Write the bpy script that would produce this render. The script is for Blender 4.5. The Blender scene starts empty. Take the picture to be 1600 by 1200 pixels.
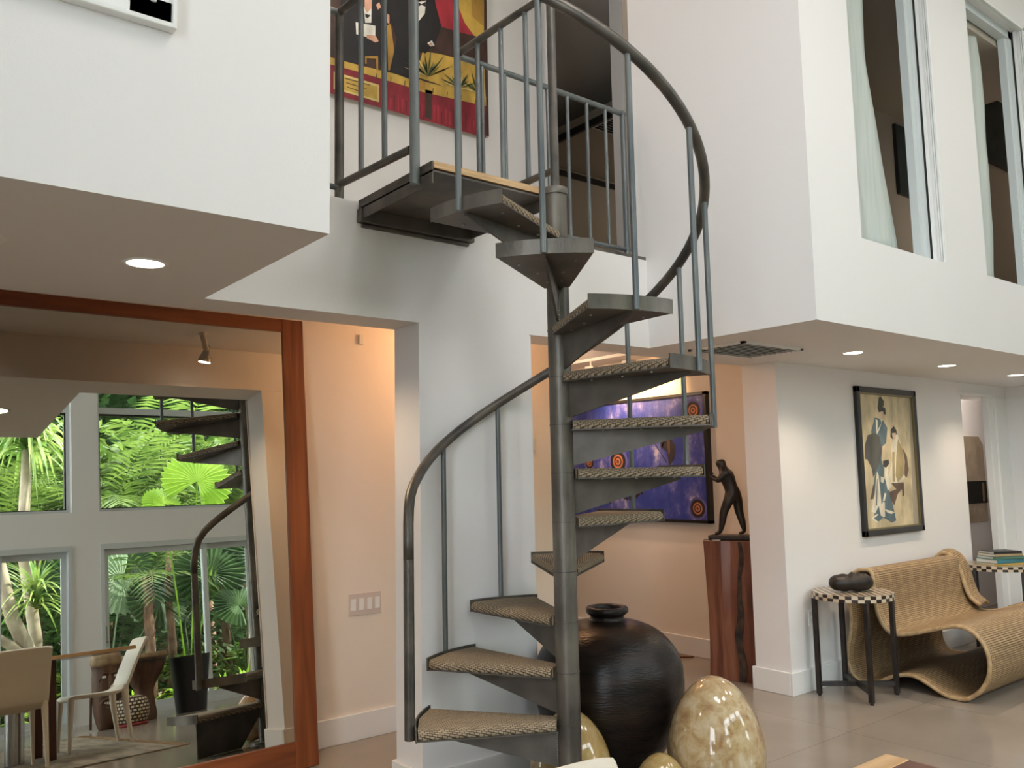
import bpy, bmesh, math, random
from mathutils import Vector, Matrix
C = bpy.context.scene.collection
PI = math.pi
def D(a): return math.radians(a)

# ------------------------------------------------------------------ camera
YAW, PIT, ROLL, FPX, EYE = D(38.504), D(6.092), D(-1.153), 1324.4, 1.5
fw = Vector((math.sin(YAW)*math.cos(PIT), math.cos(YAW)*math.cos(PIT), math.sin(PIT)))
r0 = Vector((math.cos(YAW), -math.sin(YAW), 0)); u0 = r0.cross(fw)
cr = math.cos(ROLL)*r0 + math.sin(ROLL)*u0
cu = -math.sin(ROLL)*r0 + math.cos(ROLL)*u0
cam_d = bpy.data.cameras.new('camera'); cam = bpy.data.objects.new('camera', cam_d); C.objects.link(cam)
cam.matrix_world = Matrix(((cr.x, cu.x, -fw.x, 0), (cr.y, cu.y, -fw.y, 0), (cr.z, cu.z, -fw.z, EYE), (0, 0, 0, 1)))
cam_d.sensor_width = 36; cam_d.lens = FPX/1600*36; cam_d.clip_start = 0.05; cam_d.clip_end = 200
sc = bpy.context.scene; sc.camera = cam
sc.view_settings.view_transform = 'Standard'; sc.view_settings.look = 'None'
sc.view_settings.gamma = 1; sc.view_settings.use_curve_mapping = False
sc.view_settings.exposure = 0.33
sc.cycles.use_denoising = True
sc.cycles.max_bounces = 10; sc.cycles.diffuse_bounces = 6; sc.cycles.glossy_bounces = 5
sc.cycles.transparent_max_bounces = 12; sc.cycles.transmission_bounces = 4
sc.cycles.caustics_reflective = False; sc.cycles.caustics_refractive = False
sc.cycles.sample_clamp_indirect = 6

def on(px, py, ax, val):
    """point of the photograph lying on the plane axis=val of the room"""
    d = (px-800)*cr - (py-600)*cu + FPX*fw
    o = Vector((0, 0, EYE)); t = (val-o[ax])/d[ax]
    return o + t*d

# ------------------------------------------------------------------ sky, sun
w = bpy.data.worlds.new('sky'); sc.world = w; w.use_nodes = True
nt = w.node_tree; nt.nodes.clear()
bg = nt.nodes.new('ShaderNodeBackground'); ow = nt.nodes.new('ShaderNodeOutputWorld')
bg.inputs[0].default_value = (0.93, 0.945, 1.05, 1); bg.inputs[1].default_value = 8.6
nt.links.new(bg.outputs[0], ow.inputs[0])
def lamp(kind, name, loc, energy, color=(1,1,1), direction=None, **kw):
    l = bpy.data.lights.new(name, kind); l.energy = energy; l.color = color
    for k, v in kw.items(): setattr(l, k, v)
    o = bpy.data.objects.new(name, l); C.objects.link(o); o.location = loc
    if direction is not None: o.rotation_euler = Vector(direction).to_track_quat('-Z', 'Y').to_euler()
    return o
lamp('SUN', 'sun', (0, -10, 12), 13.0, (1, .95, .85), (-0.55, -0.10, -0.83), angle=D(1.5))
YW = -3.30                       # inner face of the garden window wall
BAYS = [(0.30, 2.64), (2.97, 5.08), (5.42, 7.60)]
ADDED_SIDE = [(-2.9, -.75)]    # unseen tall window added in the left wall for more daylight (y ranges)
for y0, y1 in ADDED_SIDE:
    o = lamp('AREA', 'sky_portal', (-4.16, (y0+y1)/2, 2.6), 1, direction=(1, 0, 0), shape='RECTANGLE')
    o.data.size = y1-y0; o.data.size_y = 4.6; o.data.cycles.is_portal = True
for x0, x1 in BAYS:              # sampling portals for the sky light, one per window opening
    for z0, z1 in ((0.06, 2.18), (2.66, 4.95)):
        o = lamp('AREA', 'sky_portal', ((x0+x1)/2, YW-.16, (z0+z1)/2), 1, direction=(0, 1, 0), shape='RECTANGLE')
        o.data.size = x1-x0; o.data.size_y = z1-z0; o.data.cycles.is_portal = True

# ------------------------------------------------------------------ materials
def nodes(name):
    m = bpy.data.materials.new(name); m.use_nodes = True
    n = m.node_tree; b = n.nodes['Principled BSDF']; return m, n, b
def mat(name, col, rough=.5, metal=0, col2=None, scale=8, bump=0, bscale=None, detail=5, stretch=(1,1,1), spec=None, coat=0, lo=.35, hi=.65, trans=0):
    m, n, b = nodes(name)
    b.inputs['Base Color'].default_value = (*col, 1); b.inputs['Roughness'].default_value = rough
    b.inputs['Metallic'].default_value = metal
    if spec is not None: b.inputs['Specular IOR Level'].default_value = spec
    if coat: b.inputs['Coat Weight'].default_value = coat; b.inputs['Coat Roughness'].default_value = .06
    tc = n.nodes.new('ShaderNodeTexCoord'); mp = n.nodes.new('ShaderNodeMapping'); mp.inputs['Scale'].default_value = stretch
    n.links.new(tc.outputs['Object'], mp.inputs[0])
    if col2:
        t = n.nodes.new('ShaderNodeTexNoise'); t.inputs['Scale'].default_value = scale; t.inputs['Detail'].default_value = detail
        rp = n.nodes.new('ShaderNodeValToRGB'); rp.color_ramp.elements[0].position = lo; rp.color_ramp.elements[1].position = hi
        rp.color_ramp.elements[0].color = (*col, 1); rp.color_ramp.elements[1].color = (*col2, 1)
        n.links.new(mp.outputs[0], t.inputs[0]); n.links.new(t.outputs[0], rp.inputs[0]); n.links.new(rp.outputs[0], b.inputs['Base Color'])
    if bump:
        t = n.nodes.new('ShaderNodeTexNoise'); t.inputs['Scale'].default_value = bscale or scale*3; t.inputs['Detail'].default_value = 4
        bp = n.nodes.new('ShaderNodeBump'); bp.inputs['Strength'].default_value = bump; bp.inputs['Distance'].default_value = .01
        n.links.new(mp.outputs[0], t.inputs[0]); n.links.new(t.outputs[0], bp.inputs['Height']); n.links.new(bp.outputs[0], b.inputs['Normal'])
    if trans:      # leaves let part of the sun through
        tr = n.nodes.new('ShaderNodeBsdfTranslucent'); mx = n.nodes.new('ShaderNodeMixShader'); mx.inputs[0].default_value = trans
        if col2: n.links.new(rp.outputs[0], tr.inputs[0])
        else: tr.inputs[0].default_value = (*col, 1)
        n.links.new(b.outputs[0], mx.inputs[1]); n.links.new(tr.outputs[0], mx.inputs[2])
        n.links.new(mx.outputs[0], n.nodes['Material Output'].inputs[0])
    return m
def emit(name, col, s):
    m = bpy.data.materials.new(name); m.use_nodes = True; n = m.node_tree; n.nodes.clear()
    e = n.nodes.new('ShaderNodeEmission'); e.inputs[0].default_value = (*col, 1); e.inputs[1].default_value = s
    o = n.nodes.new('ShaderNodeOutputMaterial'); n.links.new(e.outputs[0], o.inputs[0]); return m
def glassmat(name, tint=(.93, .97, .95)):
    m = bpy.data.materials.new(name); m.use_nodes = True; n = m.node_tree; n.nodes.clear()
    t = n.nodes.new('ShaderNodeBsdfTransparent'); t.inputs[0].default_value = (*tint, 1)
    g = n.nodes.new('ShaderNodeBsdfGlossy'); g.inputs['Roughness'].default_value = .01
    f = n.nodes.new('ShaderNodeFresnel'); f.inputs[0].default_value = 1.3
    x = n.nodes.new('ShaderNodeMixShader'); o = n.nodes.new('ShaderNodeOutputMaterial')
    n.links.new(f.outputs[0], x.inputs[0]); n.links.new(t.outputs[0], x.inputs[1]); n.links.new(g.outputs[0], x.inputs[2]); n.links.new(x.outputs[0], o.inputs[0]); return m
def brickmat(name, c1, c2, mortar, scale, bw, rh, ms, rough=.8, bump=.5, coord='UV', off=.5, dist=.004):
    m, n, b = nodes(name)
    tc = n.nodes.new('ShaderNodeTexCoord'); br = n.nodes.new('ShaderNodeTexBrick')
    br.inputs['Color1'].default_value = (*c1, 1); br.inputs['Color2'].default_value = (*c2, 1); br.inputs['Mortar'].default_value = (*mortar, 1)
    br.inputs['Scale'].default_value = scale; br.inputs['Brick Width'].default_value = bw; br.inputs['Row Height'].default_value = rh
    br.inputs['Mortar Size'].default_value = ms; br.inputs['Mortar Smooth'].default_value = .6; br.offset = off
    n.links.new(tc.outputs[coord], br.inputs[0]); n.links.new(br.outputs[0], b.inputs['Base Color'])
    b.inputs['Roughness'].default_value = rough
    bp = n.nodes.new('ShaderNodeBump'); bp.inputs['Strength'].default_value = bump; bp.inputs['Distance'].default_value = dist; bp.invert = True
    n.links.new(br.outputs['Fac'], bp.inputs['Height']); n.links.new(bp.outputs[0], b.inputs['Normal'])
    return m, n, b, br
M = {}
M['wall'] = mat('white_wall_paint', (.82, .80, .785), .75, bump=.06, bscale=160)
M['hallwall'] = mat('warm_lit_hall_paint', (.83, .75, .65), .75, bump=.06, bscale=160)  # white hall walls, with the warm lamp glow mixed into the colour
M['trim'] = mat('white_trim_paint', (.84, .84, .82), .45)
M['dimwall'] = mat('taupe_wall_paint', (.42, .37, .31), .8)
M['frame_w'] = mat('window_frame_paint', (.62, .66, .66), .45)
M['glass'] = glassmat('window_glass')
M['steel'] = mat('weathered_steel', (.075, .066, .055), .42, .4, (.19, .17, .14), 6, .15, 60, stretch=(1, 1, .5), lo=.36, hi=.66)
M['steel_dark'] = mat('dark_steel_plate', (.075, .066, .056), .5, .3, (.15, .13, .11), 5, .08, 50)
M['steel_rail'] = mat('rail_steel', (.055, .05, .045), .4, .4, (.13, .115, .095), 6, .06, 50)
M['baluster'] = mat('galvanised_grey_bar', (.10, .115, .12), .42, .4, (.19, .205, .20), 9, .05, 60, stretch=(1, 1, .3))
M['weld'] = mat('bright_weld', (.4, .38, .33), .4, .8)
M['ply'] = mat('plywood_edge', (.50, .30, .14), .6, 0, (.68, .46, .25), 5, stretch=(1, 1, 14))
M['black'] = mat('black_satin', (.015, .014, .013), .35)
M['blackwood'] = mat('black_stained_wood', (.012, .010, .009), .4, 0, (.03, .022, .018), 12)
M['vase'] = mat('black_glazed_pottery', (.008, .0065, .006), .3, 0, (.022, .014, .010), 5, .25, 30, spec=.3, stretch=(1, 1, 5))
M['bronze'] = mat('dark_bronze', (.02, .016, .013), .42, .4, (.035, .026, .02), 20)
M['cream'] = mat('cream_moulded_plastic', (.70, .62, .50), .42)
M['chrome'] = mat('brushed_steel_cylinder', (.5, .5, .5), .25, 1)
M['white_pl'] = mat('white_plastic', (.72, .70, .64), .4)
M['pink_pl'] = mat('switch_plate_plastic', (.66, .58, .53), .4)
M['lcd'] = mat('thermostat_display', (.06, .075, .065), .3)
M['grille'] = mat('grey_grille', (.66, .66, .64), .6)
M['dark'] = mat('dark_gap', (.02, .02, .02), .9)
M['lampface'] = emit('lamp_glow', (1, .86, .70), 9)
M['spotface'] = emit('spot_glow', (1, .86, .68), 12)
M['mirrorglass'] = mat('mirror_silver', (.70, .70, .64), .0, 1)
M['rubber'] = mat('black_planter', (.01, .01, .012), .4)
M['soil'] = mat('soil_moss', (.05, .08, .03), .95, 0, (.20, .24, .08), 30)
M['sheer'] = mat('sheer_curtain', (.66, .72, .68), .9, 0, (.75, .78, .74), 3, trans=.3, stretch=(14, 14, .6))

def woodmat(name, c1, c2, c3, scale=3, rough=.35, stretch=(1, 1, .08), coat=0):
    m, n, b = nodes(name)
    tc = n.nodes.new('ShaderNodeTexCoord'); mp = n.nodes.new('ShaderNodeMapping'); mp.inputs['Scale'].default_value = stretch
    t = n.nodes.new('ShaderNodeTexNoise'); t.inputs['Scale'].default_value = scale*6; t.inputs['Detail'].default_value = 7; t.inputs['Distortion'].default_value = .6
    r = n.nodes.new('ShaderNodeValToRGB'); e = r.color_ramp.elements
    e[0].position = .3; e[0].color = (*c1, 1); e[1].position = .7; e[1].color = (*c3, 1)
    k = e.new(.5); k.color = (*c2, 1)
    n.links.new(tc.outputs['Object'], mp.inputs[0]); n.links.new(mp.outputs[0], t.inputs[0]); n.links.new(t.outputs[0], r.inputs[0]); n.links.new(r.outputs[0], b.inputs['Base Color'])
    b.inputs['Roughness'].default_value = rough
    if coat: b.inputs['Coat Weight'].default_value = coat
    return m
M['cherry_v'] = woodmat('cherry_wood_upright', (.12, .030, .010), (.21, .058, .018), (.29, .09, .030), stretch=(1, 1, .06))
M['cherry_h'] = woodmat('cherry_wood_rail', (.12, .030, .010), (.21, .058, .018), (.29, .09, .030), stretch=(.06, 1, 1))
M['pedwood'] = woodmat('reddish_slab_wood', (.075, .022, .012), (.16, .052, .028), (.25, .10, .055), scale=1.6, rough=.28, stretch=(1.6, 1.6, .16), coat=.4)
M['crack'] = mat('dark_wood_crack', (.012, .006, .004), .8, 0, (.07, .04, .02), 14)
M['maple'] = woodmat('light_maple', (.55, .32, .14), (.66, .41, .20), (.74, .50, .27), stretch=(.1, 1, 1), coat=.4)
M['walnut'] = woodmat('dark_walnut', (.085, .030, .022), (.13, .050, .036), (.17, .07, .05), stretch=(.1, 1, 1), rough=.3, coat=.4)
M['tablewood'] = woodmat('table_leg_wood', (.05, .018, .010), (.10, .034, .018), (.14, .05, .03), stretch=(1, 1, .1))
M['maskwood'] = woodmat('carved_mask_wood', (.03, .014, .007), (.085, .038, .018), (.16, .08, .04), scale=1.5, rough=.6)
M['maskpale'] = mat('worn_pale_wood', (.20, .13, .07), .7, 0, (.34, .23, .12), 12)

# concrete tile floor
m, n, b, br = brickmat('polished_concrete_tile', (.37, .32, .265), (.33, .285, .235), (.25, .215, .175), 1, .92, .92, .0035, rough=.16, bump=.15, coord='Object', off=0, dist=.002)
t = n.nodes.new('ShaderNodeTexNoise'); t.inputs['Scale'].default_value = 1.7; t.inputs['Detail'].default_value = 8
mx = n.nodes.new('ShaderNodeMix'); mx.data_type = 'RGBA'; mx.blend_type = 'MULTIPLY'; mx.inputs[0].default_value = .55
rp = n.nodes.new('ShaderNodeValToRGB'); rp.color_ramp.elements[0].position = .3; rp.color_ramp.elements[0].color = (.62, .60, .56, 1); rp.color_ramp.elements[1].position = .75; rp.color_ramp.elements[1].color = (1, 1, 1, 1)
tc = n.nodes.new('ShaderNodeTexCoord'); n.links.new(tc.outputs['Object'], t.inputs[0]); n.links.new(t.outputs[0], rp.inputs[0])
n.links.new(br.outputs[0], mx.inputs[6]); n.links.new(rp.outputs[0], mx.inputs[7]); n.links.new(mx.outputs[2], b.inputs['Base Color'])
M['floor'] = m
M['carpet'] = brickmat('braided_sisal_carpet', (.46, .365, .25), (.37, .285, .19), (.11, .075, .045), 1, .021, .0105, .0022, rough=.95, bump=.9, dist=.005)[0]
M['wicker'] = brickmat('woven_rattan', (.47, .32, .165), (.36, .235, .115), (.115, .068, .032), 1, .11, .0135, .0028, rough=.6, bump=.8, dist=.004)[0]
M['cane'] = mat('cane_binding', (.36, .24, .12), .5, 0, (.52, .37, .20), 25)
# onyx eggs
def onyx(name, a, bb, c):
    m, n, b = nodes(name)
    tc = n.nodes.new('ShaderNodeTexCoord'); t = n.nodes.new('ShaderNodeTexNoise'); t.inputs['Scale'].default_value = 13; t.inputs['Detail'].default_value = 12; t.inputs['Roughness'].default_value = .68; t.inputs['Distortion'].default_value = .5
    r = n.nodes.new('ShaderNodeValToRGB'); e = r.color_ramp.elements
    e[0].position = .32; e[0].color = (*a, 1); e[1].position = .66; e[1].color = (*c, 1); k = e.new(.47); k.color = (*bb, 1)
    n.links.new(tc.outputs['Object'], t.inputs[0]); n.links.new(t.outputs[0], r.inputs[0]); n.links.new(r.outputs[0], b.inputs['Base Color'])
    b.inputs['Roughness'].default_value = .12; b.inputs['Coat Weight'].default_value = .6
    b.inputs['Subsurface Weight'].default_value = .15; b.inputs['Subsurface Radius'].default_value = (.03, .02, .01)
    return m
M['onyx1'] = onyx('pale_onyx', (.33, .19, .08), (.50, .355, .18), (.66, .55, .37))
M['onyx2'] = onyx('honey_onyx', (.34, .21, .075), (.43, .29, .11), (.52, .39, .19))
M['onyx3'] = onyx('pinkish_onyx', (.34, .15, .09), (.46, .29, .17), (.60, .48, .31))

# ------------------------------------------------------------------ mesh helpers
class MB:
    def __init__(s): s.v = []; s.f = []; s.m = []; s.uv = {}
    def add(s, vs, fs, mi=0, uvs=None):
        o = len(s.v); s.v += [tuple(v) for v in vs]
        for i, f in enumerate(fs):
            if uvs: s.uv[len(s.f)] = uvs[i]
            s.f.append([o+k for k in f]); s.m.append(mi)
        return s
    def box(s, x0, x1, y0, y1, z0, z1, mi=0):
        v = [(x, y, z) for x in (x0, x1) for y in (y0, y1) for z in (z0, z1)]
        return s.add(v, [(0, 1, 3, 2), (4, 6, 7, 5), (0, 4, 5, 1), (2, 3, 7, 6), (0, 2, 6, 4), (1, 5, 7, 3)], mi)
    def obox(s, c, ax, ay, az, hx, hy, hz, mi=0):
        c = Vector(c); ax, ay, az = Vector(ax)*hx, Vector(ay)*hy, Vector(az)*hz
        v = [c+i*ax+j*ay+k*az for i in (-1, 1) for j in (-1, 1) for k in (-1, 1)]
        return s.add(v, [(0, 1, 3, 2), (4, 6, 7, 5), (0, 4, 5, 1), (2, 3, 7, 6), (0, 2, 6, 4), (1, 5, 7, 3)], mi)
    def tube(s, pts, r, seg=12, mi=0, closed=False, up=None, sq=1):
        pts = [Vector(p) for p in pts]; N = len(pts); rr = r if isinstance(r, (list, tuple)) else [r]*N
        rings = []; pn = None
        for i, p in enumerate(pts):
            if closed: t = (pts[(i+1) % N]-pts[i-1]).normalized()
            else: t = (pts[min(i+1, N-1)]-pts[max(i-1, 0)]).normalized()
            if pn is None:
                a = Vector(up) if up else (Vector((0, 0, 1)) if abs(t.z) < .9 else Vector((1, 0, 0)))
                n_ = (a-t*a.dot(t)).normalized()
            else: n_ = (pn-t*pn.dot(t)).normalized()
            pn = n_; b_ = t.cross(n_)
            rings.append([p+rr[i]*(math.cos(2*PI*k/seg)*n_+sq*math.sin(2*PI*k/seg)*b_) for k in range(seg)])
        vs = [v for R_ in rings for v in R_]; fs = []
        for i in range(N if closed else N-1):
            j = (i+1) % N
            for k in range(seg): fs.append((i*seg+k, i*seg+(k+1) % seg, j*seg+(k+1) % seg, j*seg+k))
        if not closed: fs += [tuple(range(seg))[::-1], tuple((N-1)*seg+k for k in range(seg))]
        return s.add(vs, fs, mi)
    def lathe(s, prof, c=(0, 0, 0), seg=40, mi=0, sx=1, sy=1):
        vs = []; fs = []; n_ = len(prof)
        for r, z in prof:
            for k in range(seg):
                a = 2*PI*k/seg; vs.append((c[0]+sx*r*math.cos(a), c[1]+sy*r*math.sin(a), c[2]+z))
        for i in range(n_-1):
            for k in range(seg): fs.append((i*seg+k, i*seg+(k+1) % seg, (i+1)*seg+(k+1) % seg, (i+1)*seg+k))
        fs += [tuple(range(seg))[::-1], tuple((n_-1)*seg+k for k in range(seg))]
        return s.add(vs, fs, mi)
    def prism(s, poly, d, mi=0):
        """polygon (3D points) pushed along vector d"""
        poly = [Vector(p) for p in poly]; d = Vector(d); N = len(poly)
        vs = poly+[p+d for p in poly]
        fs = [tuple(range(N))[::-1], tuple(N+k for k in range(N))]+[(k, (k+1) % N, N+(k+1) % N, N+k) for k in range(N)]
        return s.add(vs, fs, mi)
    def build(s, name, mats, parent=None, smooth=False, bevel=0, loc=None, auto=None):
        me = bpy.data.meshes.new(name)
        if loc is not None: lv = Vector(loc); vs = [tuple(Vector(v)-lv) for v in s.v]
        elif parent is not None and parent.get('_o'): lv = Vector(parent['_o']); vs = [tuple(Vector(v)-lv) for v in s.v]
        else: vs = s.v
        me.from_pydata(vs, [], s.f)
        for mm in (mats if isinstance(mats, (list, tuple)) else [mats]): me.materials.append(mm)
        for p, i in zip(me.polygons, s.m): p.material_index = i
        if s.uv:
            ul = me.uv_layers.new(name='UVMap')
            for pi, uvs in s.uv.items():
                for li, q in zip(me.polygons[pi].loop_indices, uvs): ul.data[li].uv = q
        bm = bmesh.new(); bm.from_mesh(me); bmesh.ops.recalc_face_normals(bm, faces=bm.faces); bm.to_mesh(me); bm.free()
        if smooth or auto:
            for p in me.polygons: p.use_smooth = True
            if auto: me.set_sharp_from_angle(angle=D(auto))
        o = bpy.data.objects.new(name, me); C.objects.link(o)
        if loc is not None: o.location = loc
        if parent is not None: o.parent = parent
        if bevel:
            bv = o.modifiers.new('bevel', 'BEVEL'); bv.width = bevel; bv.segments = 2; bv.limit_method = 'ANGLE'; bv.angle_limit = D(40)
        return o
def tag(o, label=None, cat=None, group=None, kind=None):
    if label: o['label'] = label
    if cat: o['category'] = cat
    if group: o['group'] = group
    if kind: o['kind'] = kind
    return o
def thing(name, loc, label, cat, group=None, rz=0):
    """an Empty; parts built under it are given in room coordinates when rz is 0"""
    o = bpy.data.objects.new(name, None); C.objects.link(o); o.location = loc; o.rotation_euler.z = rz
    o.empty_display_size = .1
    ORG[o.name] = Vector(loc) if rz == 0 else None
    return tag(o, label, cat, group)
ORG = {}
def part(mb, name, mats, parent, **k):
    """part in room coordinates under a thing (or under a part of one)"""
    root = parent
    while root.parent: root = root.parent
    off = ORG.get(root.name)
    if off is not None: mb.v = [tuple(Vector(v)-off) for v in mb.v]
    o = mb.build(name, mats, **k); o.parent = parent; return o
def copy_tree(o, parent=None):
    c = o.copy(); C.objects.link(c); c.parent = parent
    for ch in [x for x in bpy.data.objects if x.parent == o]: copy_tree(ch, c)
    return c
def struct(mb, name, mats, **k): return tag(mb.build(name, mats, **k), kind='structure')
def B(*a, mi=0): return MB().box(*a, mi=mi)

# ------------------------------------------------------------------ room shell
ZC = 2.24; Y1 = 2.31; YB = 3.44; X1 = 1.14; X2 = 3.80; ZT = 5.4; WM = M['wall']
struct(B(-4.1, 14.1, YW-.02, 8.1, -.12, 0), 'floor', M['floor'])
struct(B(-4.1, 14.1, YW-.3, 8.1, ZT, ZT+.15), 'ceiling', M['wall'])
mb = MB().box(-4.1, -4.0, YW, ADDED_SIDE[0][0], 0, ZT).box(-4.1, -4.0, ADDED_SIDE[0][1], 8, 0, ZT)
for y0, y1 in ADDED_SIDE: mb.box(-4.1, -4.0, y0, y1, 0, .15).box(-4.1, -4.0, y0, y1, 4.97, ZT)
struct(mb, 'wall_left', WM)
for k, (y0, y1) in enumerate(ADDED_SIDE):
    root = tag(MB().box(-4.08, -4.02, y0, y0+.05, .15, 4.97).box(-4.08, -4.02, y1-.05, y1, .15, 4.97).box(-4.08, -4.02, y0, y1, .15, .2).box(-4.08, -4.02, y0, y1, 4.92, 4.97).box(-4.08, -4.02, y0, y1, 2.4, 2.46).build('window_%d' % (12+k), M['frame_w']), kind='structure')  # frame of the unseen side window, added to brighten the room
    B(-4.052, -4.047, y0+.05, y1-.05, .2, 4.92).build('pane', M['glass'], root)
# window wall with its openings
mb = MB(); ya, yb = YW-.22, YW
xs = [-4.1]+[v for b_ in BAYS for v in b_]+[8.9]
for i in range(0, len(xs), 2): mb.box(xs[i], xs[i+1], ya, yb, 0, ZT)
for x0, x1 in BAYS:
    mb.box(x0, x1, ya, yb, 2.2, 2.63); mb.box(x0, x1, ya, yb, 4.97, ZT)
struct(mb, 'wall_garden_side', M['trim'])
wn = 1
for bi, (x0, x1) in enumerate(BAYS):
    # upper window with transom
    root = tag(MB().box(x0, x1, ya+.04, yb-.1, 2.63, 2.68).box(x0, x1, ya+.04, yb-.1, 4.92, 4.97).box(x0, x0+.04, ya+.04, yb-.1, 2.68, 4.92).box(x1-.04, x1, ya+.04, yb-.1, 2.68, 4.92).box(x0+.04, x1-.04, ya+.04, yb-.1, 4.0, 4.09)
               .build('window_%d' % wn, M['frame_w']), kind='structure'); wn += 1
    mb = MB().box(x0+.04, x1-.04, ya+.05, yb-.12, 2.68, 2.695).box(x0+.04, x1-.04, ya+.05, yb-.12, 3.975, 4.0).box(x1-.06, x1-.04, ya+.05, yb-.12, 2.68, 4.0).box(x0+.04, x0+.05, ya+.05, yb-.12, 2.68, 4.0)
    mb.build('gasket', M['black'], root)
    B(x0+.04, x1-.04, ya+.085, ya+.09, 2.68, 4.92).build('pane', M['glass'], root)
    # sliding door
    xm = x0+(x1-x0)*.655
    root = tag(MB().box(x0, x1, ya+.04, yb+.012, 2.13, 2.2).box(x0, x1, ya+.04, yb-.02, 0, .06).box(x0, x0+.05, ya+.04, yb+.012, .06, 2.13).box(x1-.05, x1, ya+.04, yb+.012, .06, 2.13)
               .build('door_%d' % (bi+1), M['frame_w']), kind='structure')
    for a, c, dy in ((x0+.05, xm+.03, .0), (xm-.03, x1-.05, -.05)):
        pn = MB().box(a, c, yb-.09+dy, yb-.05+dy, 2.06, 2.13).box(a, c, yb-.09+dy, yb-.05+dy, .06, .14).box(a, a+.06, yb-.09+dy, yb-.05+dy, .14, 2.06).box(c-.06, c, yb-.09+dy, yb-.05+dy, .14, 2.06).build('sliding_panel', M['frame_w'], root)
        B(a+.06, c-.06, yb-.075+dy, yb-.07+dy, .14, 2.06).build('pane', M['glass'], pn)
        if dy == 0: MB().tube([(a+.03, yb-.05, .95), (a+.03, yb-.015, .97), (a+.03, yb-.015, 1.13), (a+.03, yb-.05, 1.15)], .012, 8).build('door_handle', M['white_pl'], pn)
# upper-left block: front wall with a window, side, soffit
def wall_open(name, x0, x1, y0, y1, z0, z1, holes, m_=WM):
    mb = MB(); cur = x0
    for a, c, zl, zh in holes:
        mb.box(cur, a, y0, y1, z0, z1); mb.box(a, c, y0, y1, z0, zl); mb.box(a, c, y0, y1, zh, z1); cur = c
    mb.box(cur, x1, y0, y1, z0, z1); return struct(mb, name, m_)
SIL, HED = 2.735, 4.76
wall_open('wall_upper_left', -4, X1, Y1, Y1+.16, ZC, ZT, [(-.5, .60, 2.80, HED)])
struct(B(X1-.14, X1, Y1+.16, YB, ZC+.1, ZT), 'wall_stairwell_left', WM)
struct(B(-4, X1, Y1+.16, 3.68, ZC, ZC+.1), 'ceiling_soffit_left', WM)
struct(B(X1, X2, YB, 3.68, ZC, 2.78), 'wall_beam', WM)
struct(MB().box(-4, X1, YB, 3.68, ZC+.1, 2.78), 'wall_beam_left', WM)
# upper-right block
wall_open('wall_upper_right', X2, 14, Y1+.01, Y1+.17, ZC, ZT, [(4.285, 5.27, SIL, HED), (5.84, 6.83, SIL, HED)])
struct(B(X2, X2+.14, Y1+.17, 3.52, ZC+.1, ZT), 'wall_stairwell_right', WM)
struct(B(X2, 14, Y1+.17, 3.70, ZC, ZC+.1), 'ceiling_soffit_right', WM)
struct(B(-4, 14, 3.68, 8, 2.5, 2.78), 'ceiling_hall', WM)
struct(B(X2+.14, 14, Y1+.17, 3.68, ZC+.1, 2.78), 'ceiling_infill_right', WM)
# pillar, column, hall walls
struct(B(2.173, 2.86, YB, 3.677, 0, ZC), 'wall_pillar', WM)
mb = MB().box(5.05, 7.84, 3.42, 3.70, 0, ZC).box(7.84, 8.8, 3.42, 3.70, 2.135, ZC).box(8.8, 14, 3.42, 3.47, 0, ZC)
struct(mb, 'wall_sofa_side', WM)
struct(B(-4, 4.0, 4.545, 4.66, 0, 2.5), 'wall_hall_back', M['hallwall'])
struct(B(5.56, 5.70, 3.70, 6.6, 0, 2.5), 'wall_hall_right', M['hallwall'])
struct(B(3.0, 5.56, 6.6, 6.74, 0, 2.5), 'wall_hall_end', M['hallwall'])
struct(MB().box(8.8, 8.92, YW, Y1, 0, ZT).box(8.8, 8.92, Y1, 3.42, 0, ZC), 'wall_right', WM)
struct(B(5.7, 13, 4.12, 4.24, 0, 2.5), 'wall_passage_back', WM)
struct(B(8.785, 8.80, 2.4, 3.42, 2.10, 2.125), 'trim_4', M['trim'])
# door casing of the passage
mb = MB()
for k, (dx, w_, d_) in enumerate(((0, .05, .03), (.05, .09, .018), (.14, .07, .035), (.21, .21, .02))): mb.box(8.38+dx, 8.38+dx+w_, 3.44-.0-d_, 3.47, 0, 2.135)
struct(mb, 'door_5', M['trim'], bevel=.004)
struct(MB().box(7.80, 8.42, 3.395, 3.42, 2.125, 2.15), 'trim_5', M['trim'])
# wall panel line on the pillar (the small step under the beam)
struct(B(2.165, 2.865, YB-.006, YB, 0, ZC-.005), 'trim_1', M['wall'])
# baseboards
def base(name, x0, x1, y0, y1): struct(B(x0, x1, y0, y1, 0, .15), name, M['trim'], bevel=.004)
base('baseboard_hall_back', -4, 4.015, 4.528, 4.545)
base('baseboard_hall_right', 5.543, 5.56, 3.70, 6.6)
struct(MB().box(2.155, 2.88, YB-.02, YB-.006, 0, .15).box(2.155, 2.173, YB-.006, 3.677, 0, .15).box(2.155, 2.88, 3.677, 3.695, 0, .15).box(2.86, 2.88, YB-.006, 3.677, 0, .15), 'baseboard_pillar', M['trim'], bevel=.003)
struct(MB().box(5.03, 7.84, 3.40, 3.42, 0, .15).box(5.03, 5.05, 3.42, 3.70, 0, .15).box(5.03, 5.543, 3.70, 3.72, 0, .15), 'baseboard_sofa_side', M['trim'], bevel=.004)
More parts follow.
